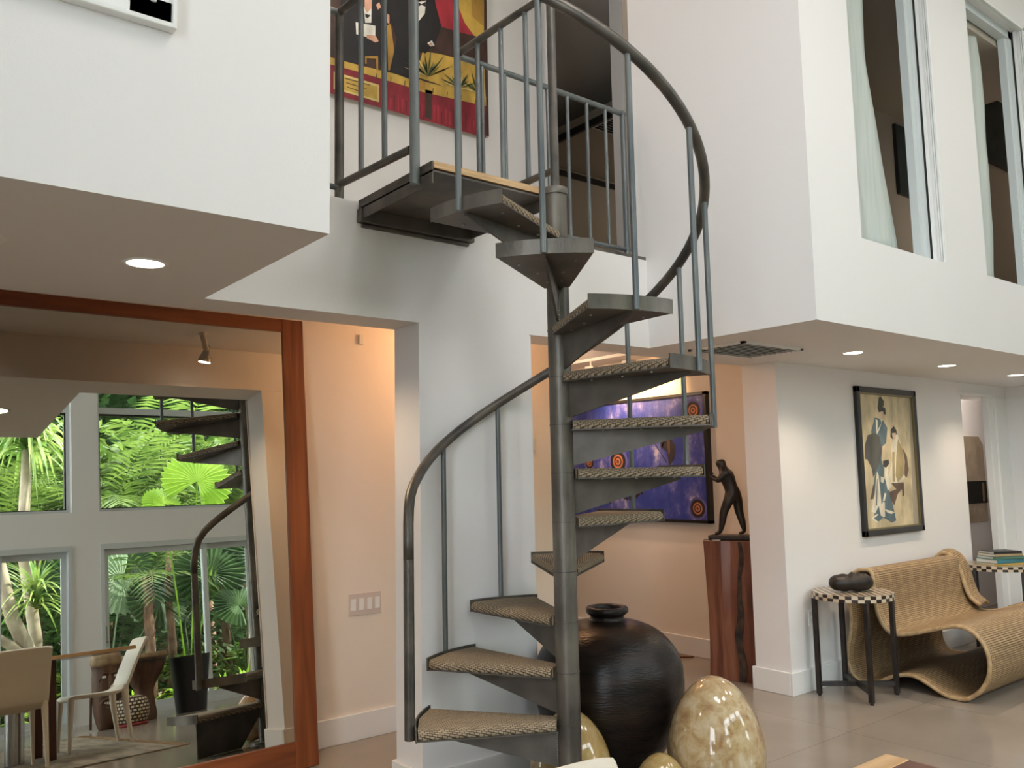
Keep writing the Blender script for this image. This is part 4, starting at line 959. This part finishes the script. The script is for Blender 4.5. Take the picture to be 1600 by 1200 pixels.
def chair():
    t_ = thing('dining_chair', (0, 0, 0), None, 'chair', 'cream moulded chairs at the dining table')
    pr = open_smooth([(-.235, .425), (-.20, .442), (-.05, .438), (.12, .435), (.19, .445), (.235, .50), (.285, .62), (.345, .75), (.405, .862)], 5)
    n_ = 12; vs = []; fs = []
    for i, (y, z) in enumerate(pr):
        for k in range(n_+1):
            u = -1+2*k/n_; f = i/(len(pr)-1)
            wd = .205+.010*math.sin(f*PI); dz = .012*(1-u*u)*(-1 if f < .45 else 0); dy = .018*(1-u*u) if f > .55 else 0
            top = -.010*abs(u)**6 if i == len(pr)-1 else 0
            vs.append((u*wd, y+dy, z+dz+top))
    for i in range(len(pr)-1):
        for k in range(n_): fs.append((i*(n_+1)+k, i*(n_+1)+k+1, (i+1)*(n_+1)+k+1, (i+1)*(n_+1)+k))
    o = MB().add(vs, fs).build('seat_shell', M['cream'], t_, smooth=True)
    s_ = o.modifiers.new('thickness', 'SOLIDIFY'); s_.thickness = .022; s_.offset = 0
    bv = o.modifiers.new('soft_edge', 'BEVEL'); bv.width = .005; bv.segments = 2; bv.limit_method = 'ANGLE'; bv.angle_limit = D(50)
    for sx in (-1, 1):
        MB().tube([(sx*.188, -.215, .430), (sx*.192, -.222, .30), (sx*.200, -.235, .0085)], [.024, .019, .012], 12, sq=1.2).build('leg', M['cream'], t_, auto=50)
        MB().tube([(sx*.190, .222, .485), (sx*.192, .208, .44), (sx*.196, .215, .30), (sx*.200, .255, .0085)], [.016, .025, .021, .012], 12, sq=1.2).build('leg', M['cream'], t_, auto=50)
    return t_
ch = chair(); ch.location = (1.205, 1.035, 0); ch['label'] = 'cream moulded dining chair with its back to the mirror, corner showing at the bottom edge'
c2 = copy_tree(ch); c2.location = (1.945, .38, 0); c2.rotation_euler.z = D(-90); c2['label'] = 'cream moulded dining chair at the table end, seen from the side in the mirror'
M['rug'] = mat('faded_flatweave_rug', (.16, .125, .085), .95, 0, (.33, .27, .19), 3.5, .3, 90, stretch=(3, .8, 1))
t_ = thing('area_rug', (.8, .25, 0), 'faded brown flat-woven rug with a knotted fringe under the dining chairs, seen in the mirror', 'rug')
part(B(-.6, 2.20, -1.3, 1.78, .001, .008), 'weave', M['rug'], t_)
part(MB().box(-.6, 2.20, 1.74, 1.78, .008, .0085).box(-.6, 2.2, -1.3, -1.26, .008, .0085), 'dark_border', M['black'], t_)
mb = MB(); rg = random.Random(4)
for k in range(150):
    y = -1.3+3.08*k/149; mb.tube([(2.195, y, .006), (2.225+rg.uniform(0, .02), y+rg.uniform(-.012, .012), .010), (2.26+rg.uniform(-.01, .03), y+rg.uniform(-.02, .02), .005)], .0045, 5)
tag(part(mb, 'fringe', M['maskpale'], t_), kind='stuff')
# small hide on the hall floor
mb = MB(); pts = [(4.3, 5.2), (4.8, 5.35), (5.3, 5.1), (5.50, 4.62), (5.36, 4.72), (5.05, 4.75), (4.6, 4.7), (4.2, 4.9)]
o = mb.prism([(x, y, .001) for x, y in pts], (0, 0, .010)).build('hide_rug', mat('rust_brown_hide', (.17, .06, .03), .85, 0, (.28, .12, .06), 6), bevel=.004)
tag(o, 'rust-brown hide rug on the hall floor, its tip showing between the vase and the pedestal', 'rug')

# ------------------------------------------------------------------ drums, basket, planter by the garden doors
mx_, my_ = 2.62, -1.78
t_ = thing('carved_mask_drum', (mx_, my_, 0), 'tall carved wooden drum with a grimacing face and worn pale top, beside the garden door', 'drum')
mp_ = [(.001, 0), (.085, 0), (.10, .03), (.13, .14), (.145, .30), (.148, .50), (.145, .62), (.152, .66), (.155, .72), (.14, .77), (.001, .785)]
part(MB().lathe(refine(mp_[1:-1], 3), (mx_, my_, 0), 36), 'carved_body', M['maskwood'], t_, smooth=True)
part(MB().lathe([(.150, .655), (.160, .69), (.158, .75), (.14, .79), (.02, .80)], (mx_, my_, 0), 36), 'worn_top', M['maskpale'], t_, smooth=True)
mb = MB()
for s_ in (-1, 1): mb.tube([(mx_+s_*.06-.018, my_+.138, .545), (mx_+s_*.06+.018, my_+.138, .545)], .014, 10)
mb2 = MB()
for s_ in (-1, 1): mb2.tube([(mx_+s_*.105, my_+.095, .50), (mx_+s_*.06, my_+.14, .595), (mx_+s_*.015, my_+.14, .57)], .013, 8)
mb2.tube([(mx_, my_+.13, .58), (mx_, my_+.165, .46), (mx_, my_+.15, .40)], [.015, .026, .03], 10)
mb2.tube([(mx_+.09*math.cos(D(a)), my_+.135, .27+.055*math.sin(D(a))) for a in range(0, 360, 24)], .014, 8, closed=True)
part(mb2, 'carved_features', M['maskwood'], t_, smooth=True); part(mb, 'eyes', M['white_pl'], t_)
mb = MB()
for k in range(6): mb.box(mx_-.06+k*.021, mx_-.045+k*.021, my_+.132, my_+.146, .255+.006*abs(k-2.5), .285)
part(mb, 'teeth', M['white_pl'], t_)
part(MB().tube([(mx_-.17, my_, .02), (mx_-.165, my_, .2), (mx_-.16, my_, .36)], .014, 8), 'braided_cord', M['maskwood'], t_)
dx_, dy_ = 3.10, -2.08
t_ = thing('goblet_drum', (dx_, dy_, 0), 'dark carved goblet-shaped hand drum with a skin head, behind the cream chair in the mirror', 'drum')
part(MB().lathe(refine([(.13, 0), (.135, .06), (.115, .20), (.105, .32), (.135, .40), (.205, .52), (.245, .63), (.25, .70)], 4), (dx_, dy_, 0), 40), 'wooden_body', M['maskwood'], t_, smooth=True)
part(MB().lathe([(.252, .685), (.258, .70), (.256, .735), (.24, .742), (.02, .744)], (dx_, dy_, 0), 40), 'drum_head', M['maskpale'], t_, smooth=True)
part(MB().tube([(dx_+.256*math.cos(2*PI*k/24), dy_+.256*math.sin(2*PI*k/24), .66) for k in range(24)], .008, 6, closed=True), 'rope_ring', M['blackwood'], t_)
m, n, b, br = brickmat('beaded_pattern', (.62, .50, .20), (.70, .66, .55), (.05, .015, .012), 1, .05, .036, .012, rough=.6, bump=.3)
t_ = thing('beaded_basket', (2.83, -1.62, 0), 'round basket with rows of white and yellow beads, under the chair in the mirror', 'basket')
mb = MB(); pb = [(.10, 0), (.15, .03), (.178, .11), (.18, .18), (.165, .25), (.14, .29), (.06, .31)]; sg = 40; vs = []; fs = []; uv = []
for r, z in pb:
    for k in range(sg): vs.append((2.83+r*math.cos(2*PI*k/sg), -1.62+r*math.sin(2*PI*k/sg), z))
for j in range(len(pb)-1):
    for k in range(sg): fs.append((j*sg+k, j*sg+(k+1) % sg, (j+1)*sg+(k+1) % sg, (j+1)*sg+k)); uv.append([(1.13*k/sg, pb[j][1]), (1.13*(k+1)/sg, pb[j][1]), (1.13*(k+1)/sg, pb[j+1][1]), (1.13*k/sg, pb[j+1][1])])
part(mb.add(vs, fs, 0, uv), 'beaded_wall', m, t_, smooth=True)
part(MB().lathe([(.155, 0), (.165, .015), (.155, .03)], (2.83, -1.62, 0), 40), 'red_base', mat('dark_red_leather', (.25, .02, .015), .5), t_, smooth=True)
gx_, gy_ = 3.66, -2.15
t_ = thing('black_planter', (gx_, gy_, 0), 'tall tapered black planter holding a slender two-leaved seedling, in front of the garden door', 'planter')
mb = MB(); sq = 24
mb.lathe(refine([(.165, 0), (.175, .02), (.195, .25), (.215, .45), (.235, .63), (.222, .63), (.215, .60)], 3), (gx_, gy_, 0), 40)
part(mb, 'pot', M['rubber'], t_, auto=40)
part(MB().lathe([(.001, .58), (.216, .58), (.216, .605), (.12, .615), (.001, .62)], (gx_, gy_, 0), 30), 'soil', M['soil'], t_, smooth=True)
M['leaf_pale'] = mat('pale_leaf', (.25, .36, .22), .5, 0, (.42, .52, .36), 9, trans=.35)
part(MB().tube([(gx_, gy_, .61), (gx_-.01, gy_, .80), (gx_-.03, gy_, 1.0), (gx_-.03, gy_, 1.07)], [.009, .008, .006, .005], 8), 'stem', M['leaf_pale'], t_, smooth=True)
def leafblade(mb, p0, p1, wd, up=(0, 0, 1), mi=0, n_=7, droop=.06, fold=.25):
    p0, p1, up = Vector(p0), Vector(p1), Vector(up); d = p1-p0; s_ = d.cross(up)
    s_ = s_.normalized() if s_.length > 1e-5 else Vector((1, 0, 0)); vs = []; fs = []
    for i in range(n_+1):
        t = i/n_; c = p0+d*t-Vector((0, 0, droop*t*t*4*d.length*.25)); w_ = wd*math.sin(PI*min(.98, .04+t*.96))**.8
        vs += [c-s_*w_+up*w_*fold, c, c+s_*w_+up*w_*fold]
    for i in range(n_): a = i*3; fs += [(a, a+1, a+4, a+3), (a+1, a+2, a+5, a+4)]
    mb.add(vs, fs, mi)
mb = MB(); leafblade(mb, (gx_-.03, gy_, 1.06), (gx_-.22, gy_+.06, 1.13), .035); leafblade(mb, (gx_-.03, gy_, 1.06), (gx_+.14, gy_+.04, 1.25), .038, up=(-.5, 0, .8))
part(mb, 'leaf', M['leaf_pale'], t_, smooth=True)

# ------------------------------------------------------------------ garden
struct(B(-14, 22, -20, YW-.22, -.25, -.06), 'garden_ground', mat('leaf_litter_ground', (.05, .035, .02), .95, 0, (.22, .17, .09), 9, .6, 30))
struct(B(-14, 22, YW-1.2, YW-.23, -.12, -.05), 'garden_path', mat('pale_gravel', (.35, .33, .28), .9, 0, (.55, .52, .45), 40))
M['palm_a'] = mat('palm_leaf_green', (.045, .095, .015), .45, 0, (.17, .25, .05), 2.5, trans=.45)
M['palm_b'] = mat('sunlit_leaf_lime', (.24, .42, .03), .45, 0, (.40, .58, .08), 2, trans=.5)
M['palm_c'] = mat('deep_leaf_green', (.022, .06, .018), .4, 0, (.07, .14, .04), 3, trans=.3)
M['strap'] = mat('strap_leaf_green', (.08, .20, .03), .4, 0, (.40, .50, .14), 3, trans=.4)
M['trunk_r'] = mat('shaggy_reddish_trunk', (.08, .04, .025), .9, 0, (.32, .18, .12), 9, .8, 40, stretch=(1, 1, .3))
M['trunk_p'] = mat('pale_smooth_trunk', (.28, .22, .16), .8, 0, (.48, .40, .30), 4, .3, 20)
rg = random.Random(11)
def frond(mb, base, az, L, lift, n_=22, wd=.018, ll=.42, mi=0, rnd=rg):
    pts = []
    for i in range(n_+1):
        t = i/n_; h = lift*t-.62*L*t*t*(1.1-lift/L*.4); r = L*t*(1-.18*t)
        pts.append(Vector(base)+Vector((math.cos(az)*r, math.sin(az)*r, h)))
    for i in range(2, n_):
        p = pts[i]; d = (pts[i+1]-pts[i-1]).normalized(); s_ = d.cross(Vector((0, 0, 1))).normalized()
        l = ll*math.sin(PI*(.12+.82*i/n_))**.7
        for sd in (-1, 1):
            tip = p+(s_*sd*.85+d*.55)*l-Vector((0, 0, l*(.28+rnd.uniform(-.08, .14))))
            mid = p+(tip-p)*.5+Vector((0, 0, l*.07)); u = d*wd
            mb.add([p-u*.5, p+u*.5, mid+u, mid-u, tip], [(0, 1, 2, 3), (3, 2, 4)], mi)
    mb.tube(pts[::3]+[pts[-1]], [.010*(1-.8*k/(len(pts[::3]))) for k in range(len(pts[::3])+1)], 5, mi)
def palm(name, x, y, H, L, nf, mats, label, group, tr='trunk_r', r=.06, lean=0, ll=.42, wd=.018, seed=1, cut=0):
    rnd = random.Random(seed); t_ = thing(name, (x, y, -.06), label, 'palm', group)
    pts = [(lean*(k/6)**1.5*H, .03*math.sin(k), H*k/6) for k in range(7)]
    if H > .15:
        tm = MB().tube(pts, [r*(1.25-.35*k/6) for k in range(7)], 12)
        if tr == 'trunk_r':
            for k in range(46):
                z = H*(k+1)/47; a = k*2.4; f = (z/H)**1.5*lean*H; c_ = Vector((f+math.cos(a)*r*.95, math.sin(a)*r*.95, z)); o_ = Vector((math.cos(a)*r*.9, math.sin(a)*r*.9, .16))
                s_ = Vector((-math.sin(a), math.cos(a), 0))*r*.5; tm.add([c_-s_, c_+s_, c_+o_*.9], [(0, 1, 2)])
        tm.build('trunk', M[tr], t_, smooth=True)
    mb = MB()
    for k in range(nf):
        az = 2*PI*k/nf*1.0+rnd.uniform(-.3, .3)+k*.13; lf = L*rnd.uniform(.25, 1.05)
        frond(mb, pts[-1] if H > .15 else (0, 0, .05), az, L*rnd.uniform(.8, 1.1), lf, ll=ll, wd=wd, rnd=rnd)
    mb.build('crown', M[mats], t_); return t_
def copy_at(o, x, y, rz, sc_, label, z=-.06):
    c = copy_tree(o); c.location = (x, y, z); c.rotation_euler.z = D(rz); c.scale = (sc_,)*3; c['label'] = label; return c
G1 = 'feathery palms in the garden'
p1 = palm('feather_palm', 4.08, -5.0, 1.95, 1.5, 9, 'palm_a', 'slim feather palm with a reddish shaggy trunk, straight outside the door behind the planter', G1, seed=2, r=.07)
p2 = palm('feather_palm', 4.0, -6.9, 3.2, 2.1, 13, 'palm_a', 'tall feather palm whose crown fills the upper garden window', G1, seed=4, ll=.6, wd=.024)
p3 = palm('feather_palm', 2.3, -7.0, 2.6, 1.9, 13, 'palm_a', 'mid-green feather palm outside the left garden window', G1, seed=7, ll=.5, wd=.022)
lab = ['feather palm deeper in the garden, behind the tallest palm', 'mid-green feather palm deeper in the garden, behind the screw pine', 'feather palm deep in the garden behind the tree with hanging roots', 'feather palm in the back row against the hedge, behind the slim palm', 'large feather palm in the back row against the hedge, farthest right', 'young slim feather palm beside the tree with hanging roots']
for k, (x, y, rz, s_, src) in enumerate(((5.4, -8.4, 30, 1.25, p2), (3.3, -8.6, 210, 1.25, p3), (7.6, -9.0, 70, 1.1, p3), (4.6, -11, 260, 1.35, p3), (7.4, -11.5, 310, 1.4, p2), (5.6, -5.9, 190, 1.0, p1))):
    copy_at(src, x, y, rz, s_, lab[k])
# fan palms
def fanleaf(mb, c, nrm, up, R_, seg=26, open_=300, mi=0, stalk=None):
    nrm = Vector(nrm).normalized(); up = Vector(up); up = (up-nrm*up.dot(nrm)).normalized(); sd = nrm.cross(up); c = Vector(c)
    vs = [c]; fs = []
    for k in range(seg*2+1):
        a = D(-open_/2+open_*k/(seg*2)); r = R_*(1 if k % 2 else .90)*(1-.10*(abs(a)/PI)**2)
        d = math.cos(a)*up+math.sin(a)*sd
        vs.append(c+d*r*.5+nrm*(.02*R_*(1 if k % 2 else -1)+.05*R_)); vs.append(c+d*r+nrm*(.035*R_*(1 if k % 2 else -1)-.06*R_))
    for k in range(seg*2): a = 1+2*k; fs += [(0, a, a+2), (a, a+1, a+3, a+2)]
    mb.add(vs, fs, mi)
    if stalk: mb.tube([c, (c+Vector(stalk))/2+Vector((0, 0, .1)), Vector(stalk)], .012, 6, mi)
def fanpalm(x, y, spec, label, m_='palm_b'):
    t_ = thing('fan_palm', (x, y, -.06), label, 'palm', 'fan palms in the garden')
    for c, nv, up, R_ in spec: mb = MB(); fanleaf(mb, c, nv, up, R_, stalk=(0, 0, .1)); mb.build('fan_leaf', M[m_], t_)
    return t_
f1 = fanpalm(4.55, -4.75, [((.22, .1, 3.34), (-.1, 1, .35), (.5, 0, 1), .58), ((-.33, .15, 2.98), (.15, 1, .5), (-.8, 0, .6), .34), ((.6, -.3, 2.2), (0, 1, .6), (1, 0, .4), .45)], 'fan palm with one big glowing lime leaf at the upper garden window')
f2 = fanpalm(3.55, -5.35, [((.25, 0, 1.95), (.2, 1, .2), (-.5, 0, -.4), .55), ((-.5, .1, 2.75), (.2, 1, .5), (-.4, 0, .8), .42), ((.9, -.4, 1.55), (0, 1, .5), (.4, 0, 1), .5)], 'pale fan palm with drooping leaf behind the slim trunk', 'leaf_pale')
f3 = fanpalm(5.5, -4.9, [((-.5, 0, 1.9), (-.2, 1, .3), (0, 0, 1), .6), ((.3, 0, 2.1), (0, 1, .2), (.5, 0, 1), .6), ((-.2, .3, 1.35), (0, 1, .6), (-.5, 0, .7), .4), ((-1.2, -.3, 1.6), (0, 1, .4), (-.5, 0, .7), .5)], 'dark fan palm outside the right-hand door panel', 'palm_c')
c = copy_at(f3, 3.9, -6.3, 15, 1.1, 'dark fan palm low behind the two trunks'); None
# strap-leaved plants
def straps(name, x, y, z, n_, L, wd, m_, label, trunk=0, cat='plant', group='strap-leaved garden plants', seed=1, droop=1.0, up0=.2):
    rnd = random.Random(seed); t_ = thing(name, (x, y, -.06), label, cat, group); mb = MB()
    for k in range(n_):
        az = k*2.39996; el = D(rnd.uniform(5, 80)); l = L*rnd.uniform(.7, 1.05); d = Vector((math.cos(az)*math.cos(el), math.sin(az)*math.cos(el), math.sin(el)))
        s_ = Vector((-math.sin(az), math.cos(az), 0))*wd; vs = []; fs = []
        for i in range(7):
            t = i/6; c_ = Vector((0, 0, z+up0*k/n_))+d*l*t-Vector((0, 0, droop*l*t*t*.75*math.cos(el)+droop*l*.15*t*t)); w_ = s_*(1-t**2.2)
            vs += [c_-w_, c_+w_]
        for i in range(6): fs.append((2*i, 2*i+1, 2*i+3, 2*i+2))
        mb.add(vs, fs)
    mb.build('foliage', M[m_], t_)
    if trunk: MB().tube([(0, 0, 0), (.12, 0, z*.3), (-.06, 0, z*.65), (0, 0, z+.05)], [.10, .085, .08, .07], 12).build('trunk', M['trunk_p'], t_, smooth=True)
    return t_
straps('screw_pine', 2.5, -5.3, 3.95, 150, 1.2, .030, 'strap', 'screw pine with a mop of drooping strap leaves outside the left upper window', trunk=1, cat='tree', seed=3, droop=1.5, up0=.5)
straps('dragon_tree', 2.5, -4.7, 1.6, 110, .8, .022, 'strap', 'spiky strap-leaved plant outside the left door', seed=5, droop=.8, up0=.35)
y_ = straps('dracaena', 1.3, -4.9, 1.4, 80, .8, .026, 'palm_b', 'lime spiky plant at the left end of the left door', seed=9)
b1_ = straps('bromeliad', 2.75, -4.25, .12, 26, .42, .035, 'palm_b', 'low lime bromeliad on the ground left of the drum', seed=13, group='low bromeliads along the window wall', up0=.02)
lb = ['low bromeliad on the ground behind the goblet drum', 'low bromeliad on the ground right of the black planter', 'low bromeliad on the ground under the fan palm', 'low bromeliad at the foot of the spiky strap plant', 'low bromeliad on the ground outside the far right door', 'low bromeliad on the ground outside the left bay', 'low bromeliad by the slim palm trunk', 'low bromeliad beside the trunk with hanging roots']
for k, (x, y, s_) in enumerate(((3.2, -4.3, 1.1), (4.25, -4.4, 1.2), (4.9, -4.3, 1.0), (2.2, -4.3, 1.2), (6.2, -4.4, 1.2), (1.2, -4.2, 1.1), (3.7, -4.5, .9), (5.35, -4.6, 1.1))): copy_at(b1_, x, y, k*47, s_, lb[k])
# trees: pale branching trunk, second slim trunk, rooted trunk
t_ = thing('garden_tree', (2.15, -4.6, -.06), 'pale smooth garden tree leaning outside the left door', 'tree')
MB().tube([(.5, 0, 0), (.35, 0, .8), (.05, 0, 1.5), (-.15, 0, 2.4), (-.2, -.3, 4.2)], [.11, .10, .09, .08, .05], 12).tube([(.25, 0, 1.0), (-.25, .1, 1.35), (-.7, .1, 2.0)], [.07, .06, .05], 10).build('trunk', M['trunk_p'], t_, smooth=True)
t_ = thing('palm_trunk', (4.45, -5.25, -.06), 'dark slim trunk beside the reddish one, outside the door', 'tree')
MB().tube([(0, 0, 0), (.04, 0, .9), (0, 0, 1.7), (.06, 0, 2.5)], [.075, .065, .06, .05], 12).build('trunk', M['trunk_r'], t_, smooth=True)
t_ = thing('rooted_tree', (5.65, -5.0, -.06), 'tree with hanging aerial roots outside the right-hand door panel', 'tree'); mb = MB(); rnd = random.Random(2)
mb.tube([(0, 0, 0), (.05, 0, 1.0), (-.05, 0, 1.9), (.1, 0, 2.9)], [.13, .09, .08, .07], 12)
for k in range(16): a = rnd.uniform(0, 6.28); r = rnd.uniform(.05, .28); mb.tube([(r*math.cos(a), r*math.sin(a), 0), (r*.6*math.cos(a), r*.6*math.sin(a), .7), (.03, 0, 1.6+rnd.uniform(-.3, .3))], .012, 5)
mb.build('trunk', M['trunk_p'], t_, smooth=True)
# hedge and undergrowth: leaves nobody could count
def leaves(name, x0, x1, y0, y1, z0, z1, n_, size, m_, label, seed):
    rnd = random.Random(seed); mb = MB()
    for k in range(n_):
        c_ = Vector((rnd.uniform(x0, x1), rnd.uniform(y0, y1), z0+(z1-z0)*rnd.random()**.8)); a = rnd.uniform(0, 6.28); e_ = rnd.uniform(-.6, .8)
        d = Vector((math.cos(a)*math.cos(e_), math.sin(a)*math.cos(e_), math.sin(e_)))*size*rnd.uniform(.6, 1.3); s_ = d.cross(Vector((rnd.uniform(-.4, .4), rnd.uniform(-.4, .4), 1))).normalized()*size*.28
        mb.add([c_, c_+d*.5-s_, c_+d, c_+d*.5+s_], [(0, 1, 2, 3)])
    return tag(mb.build(name, M[m_]), label, 'foliage', None, 'stuff')
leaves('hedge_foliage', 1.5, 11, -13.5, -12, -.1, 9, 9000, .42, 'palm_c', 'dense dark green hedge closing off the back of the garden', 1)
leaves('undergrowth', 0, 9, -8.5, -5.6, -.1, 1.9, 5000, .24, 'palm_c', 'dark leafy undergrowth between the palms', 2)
leaves('low_undergrowth', 0, 8, -6.2, -4.9, -.1, .7, 2600, .17, 'palm_a', 'light green low leaves at the front of the planting', 3)
leaves('canopy_foliage', 2, 8, -10, -7, 2.0, 5.0, 2600, .32, 'palm_a', 'leafy tree canopy behind the palms', 4)
hm = MB(); rnd = random.Random(6); nx, nz = 48, 36; vs = []
for j in range(nz+1):
    for i in range(nx+1): vs.append((-2+15*i/nx, -14.3+rnd.uniform(-.3, .5), -.1+10.1*j/nz))
nb = len(vs); vs += [(x, -15.0, z) for x, y, z in vs]
fs = [(j*(nx+1)+i, j*(nx+1)+i+1, (j+1)*(nx+1)+i+1, (j+1)*(nx+1)+i) for j in range(nz) for i in range(nx)]; fs += [tuple(nb+k for k in f[::-1]) for f in fs]
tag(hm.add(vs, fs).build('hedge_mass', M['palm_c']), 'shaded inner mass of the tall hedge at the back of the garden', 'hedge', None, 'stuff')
struct(B(-14, 22, -15.4, -15.2, -.1, 2.6), 'garden_wall', mat('mossy_garden_wall', (.05, .05, .04), .9, 0, (.13, .12, .09), 3))
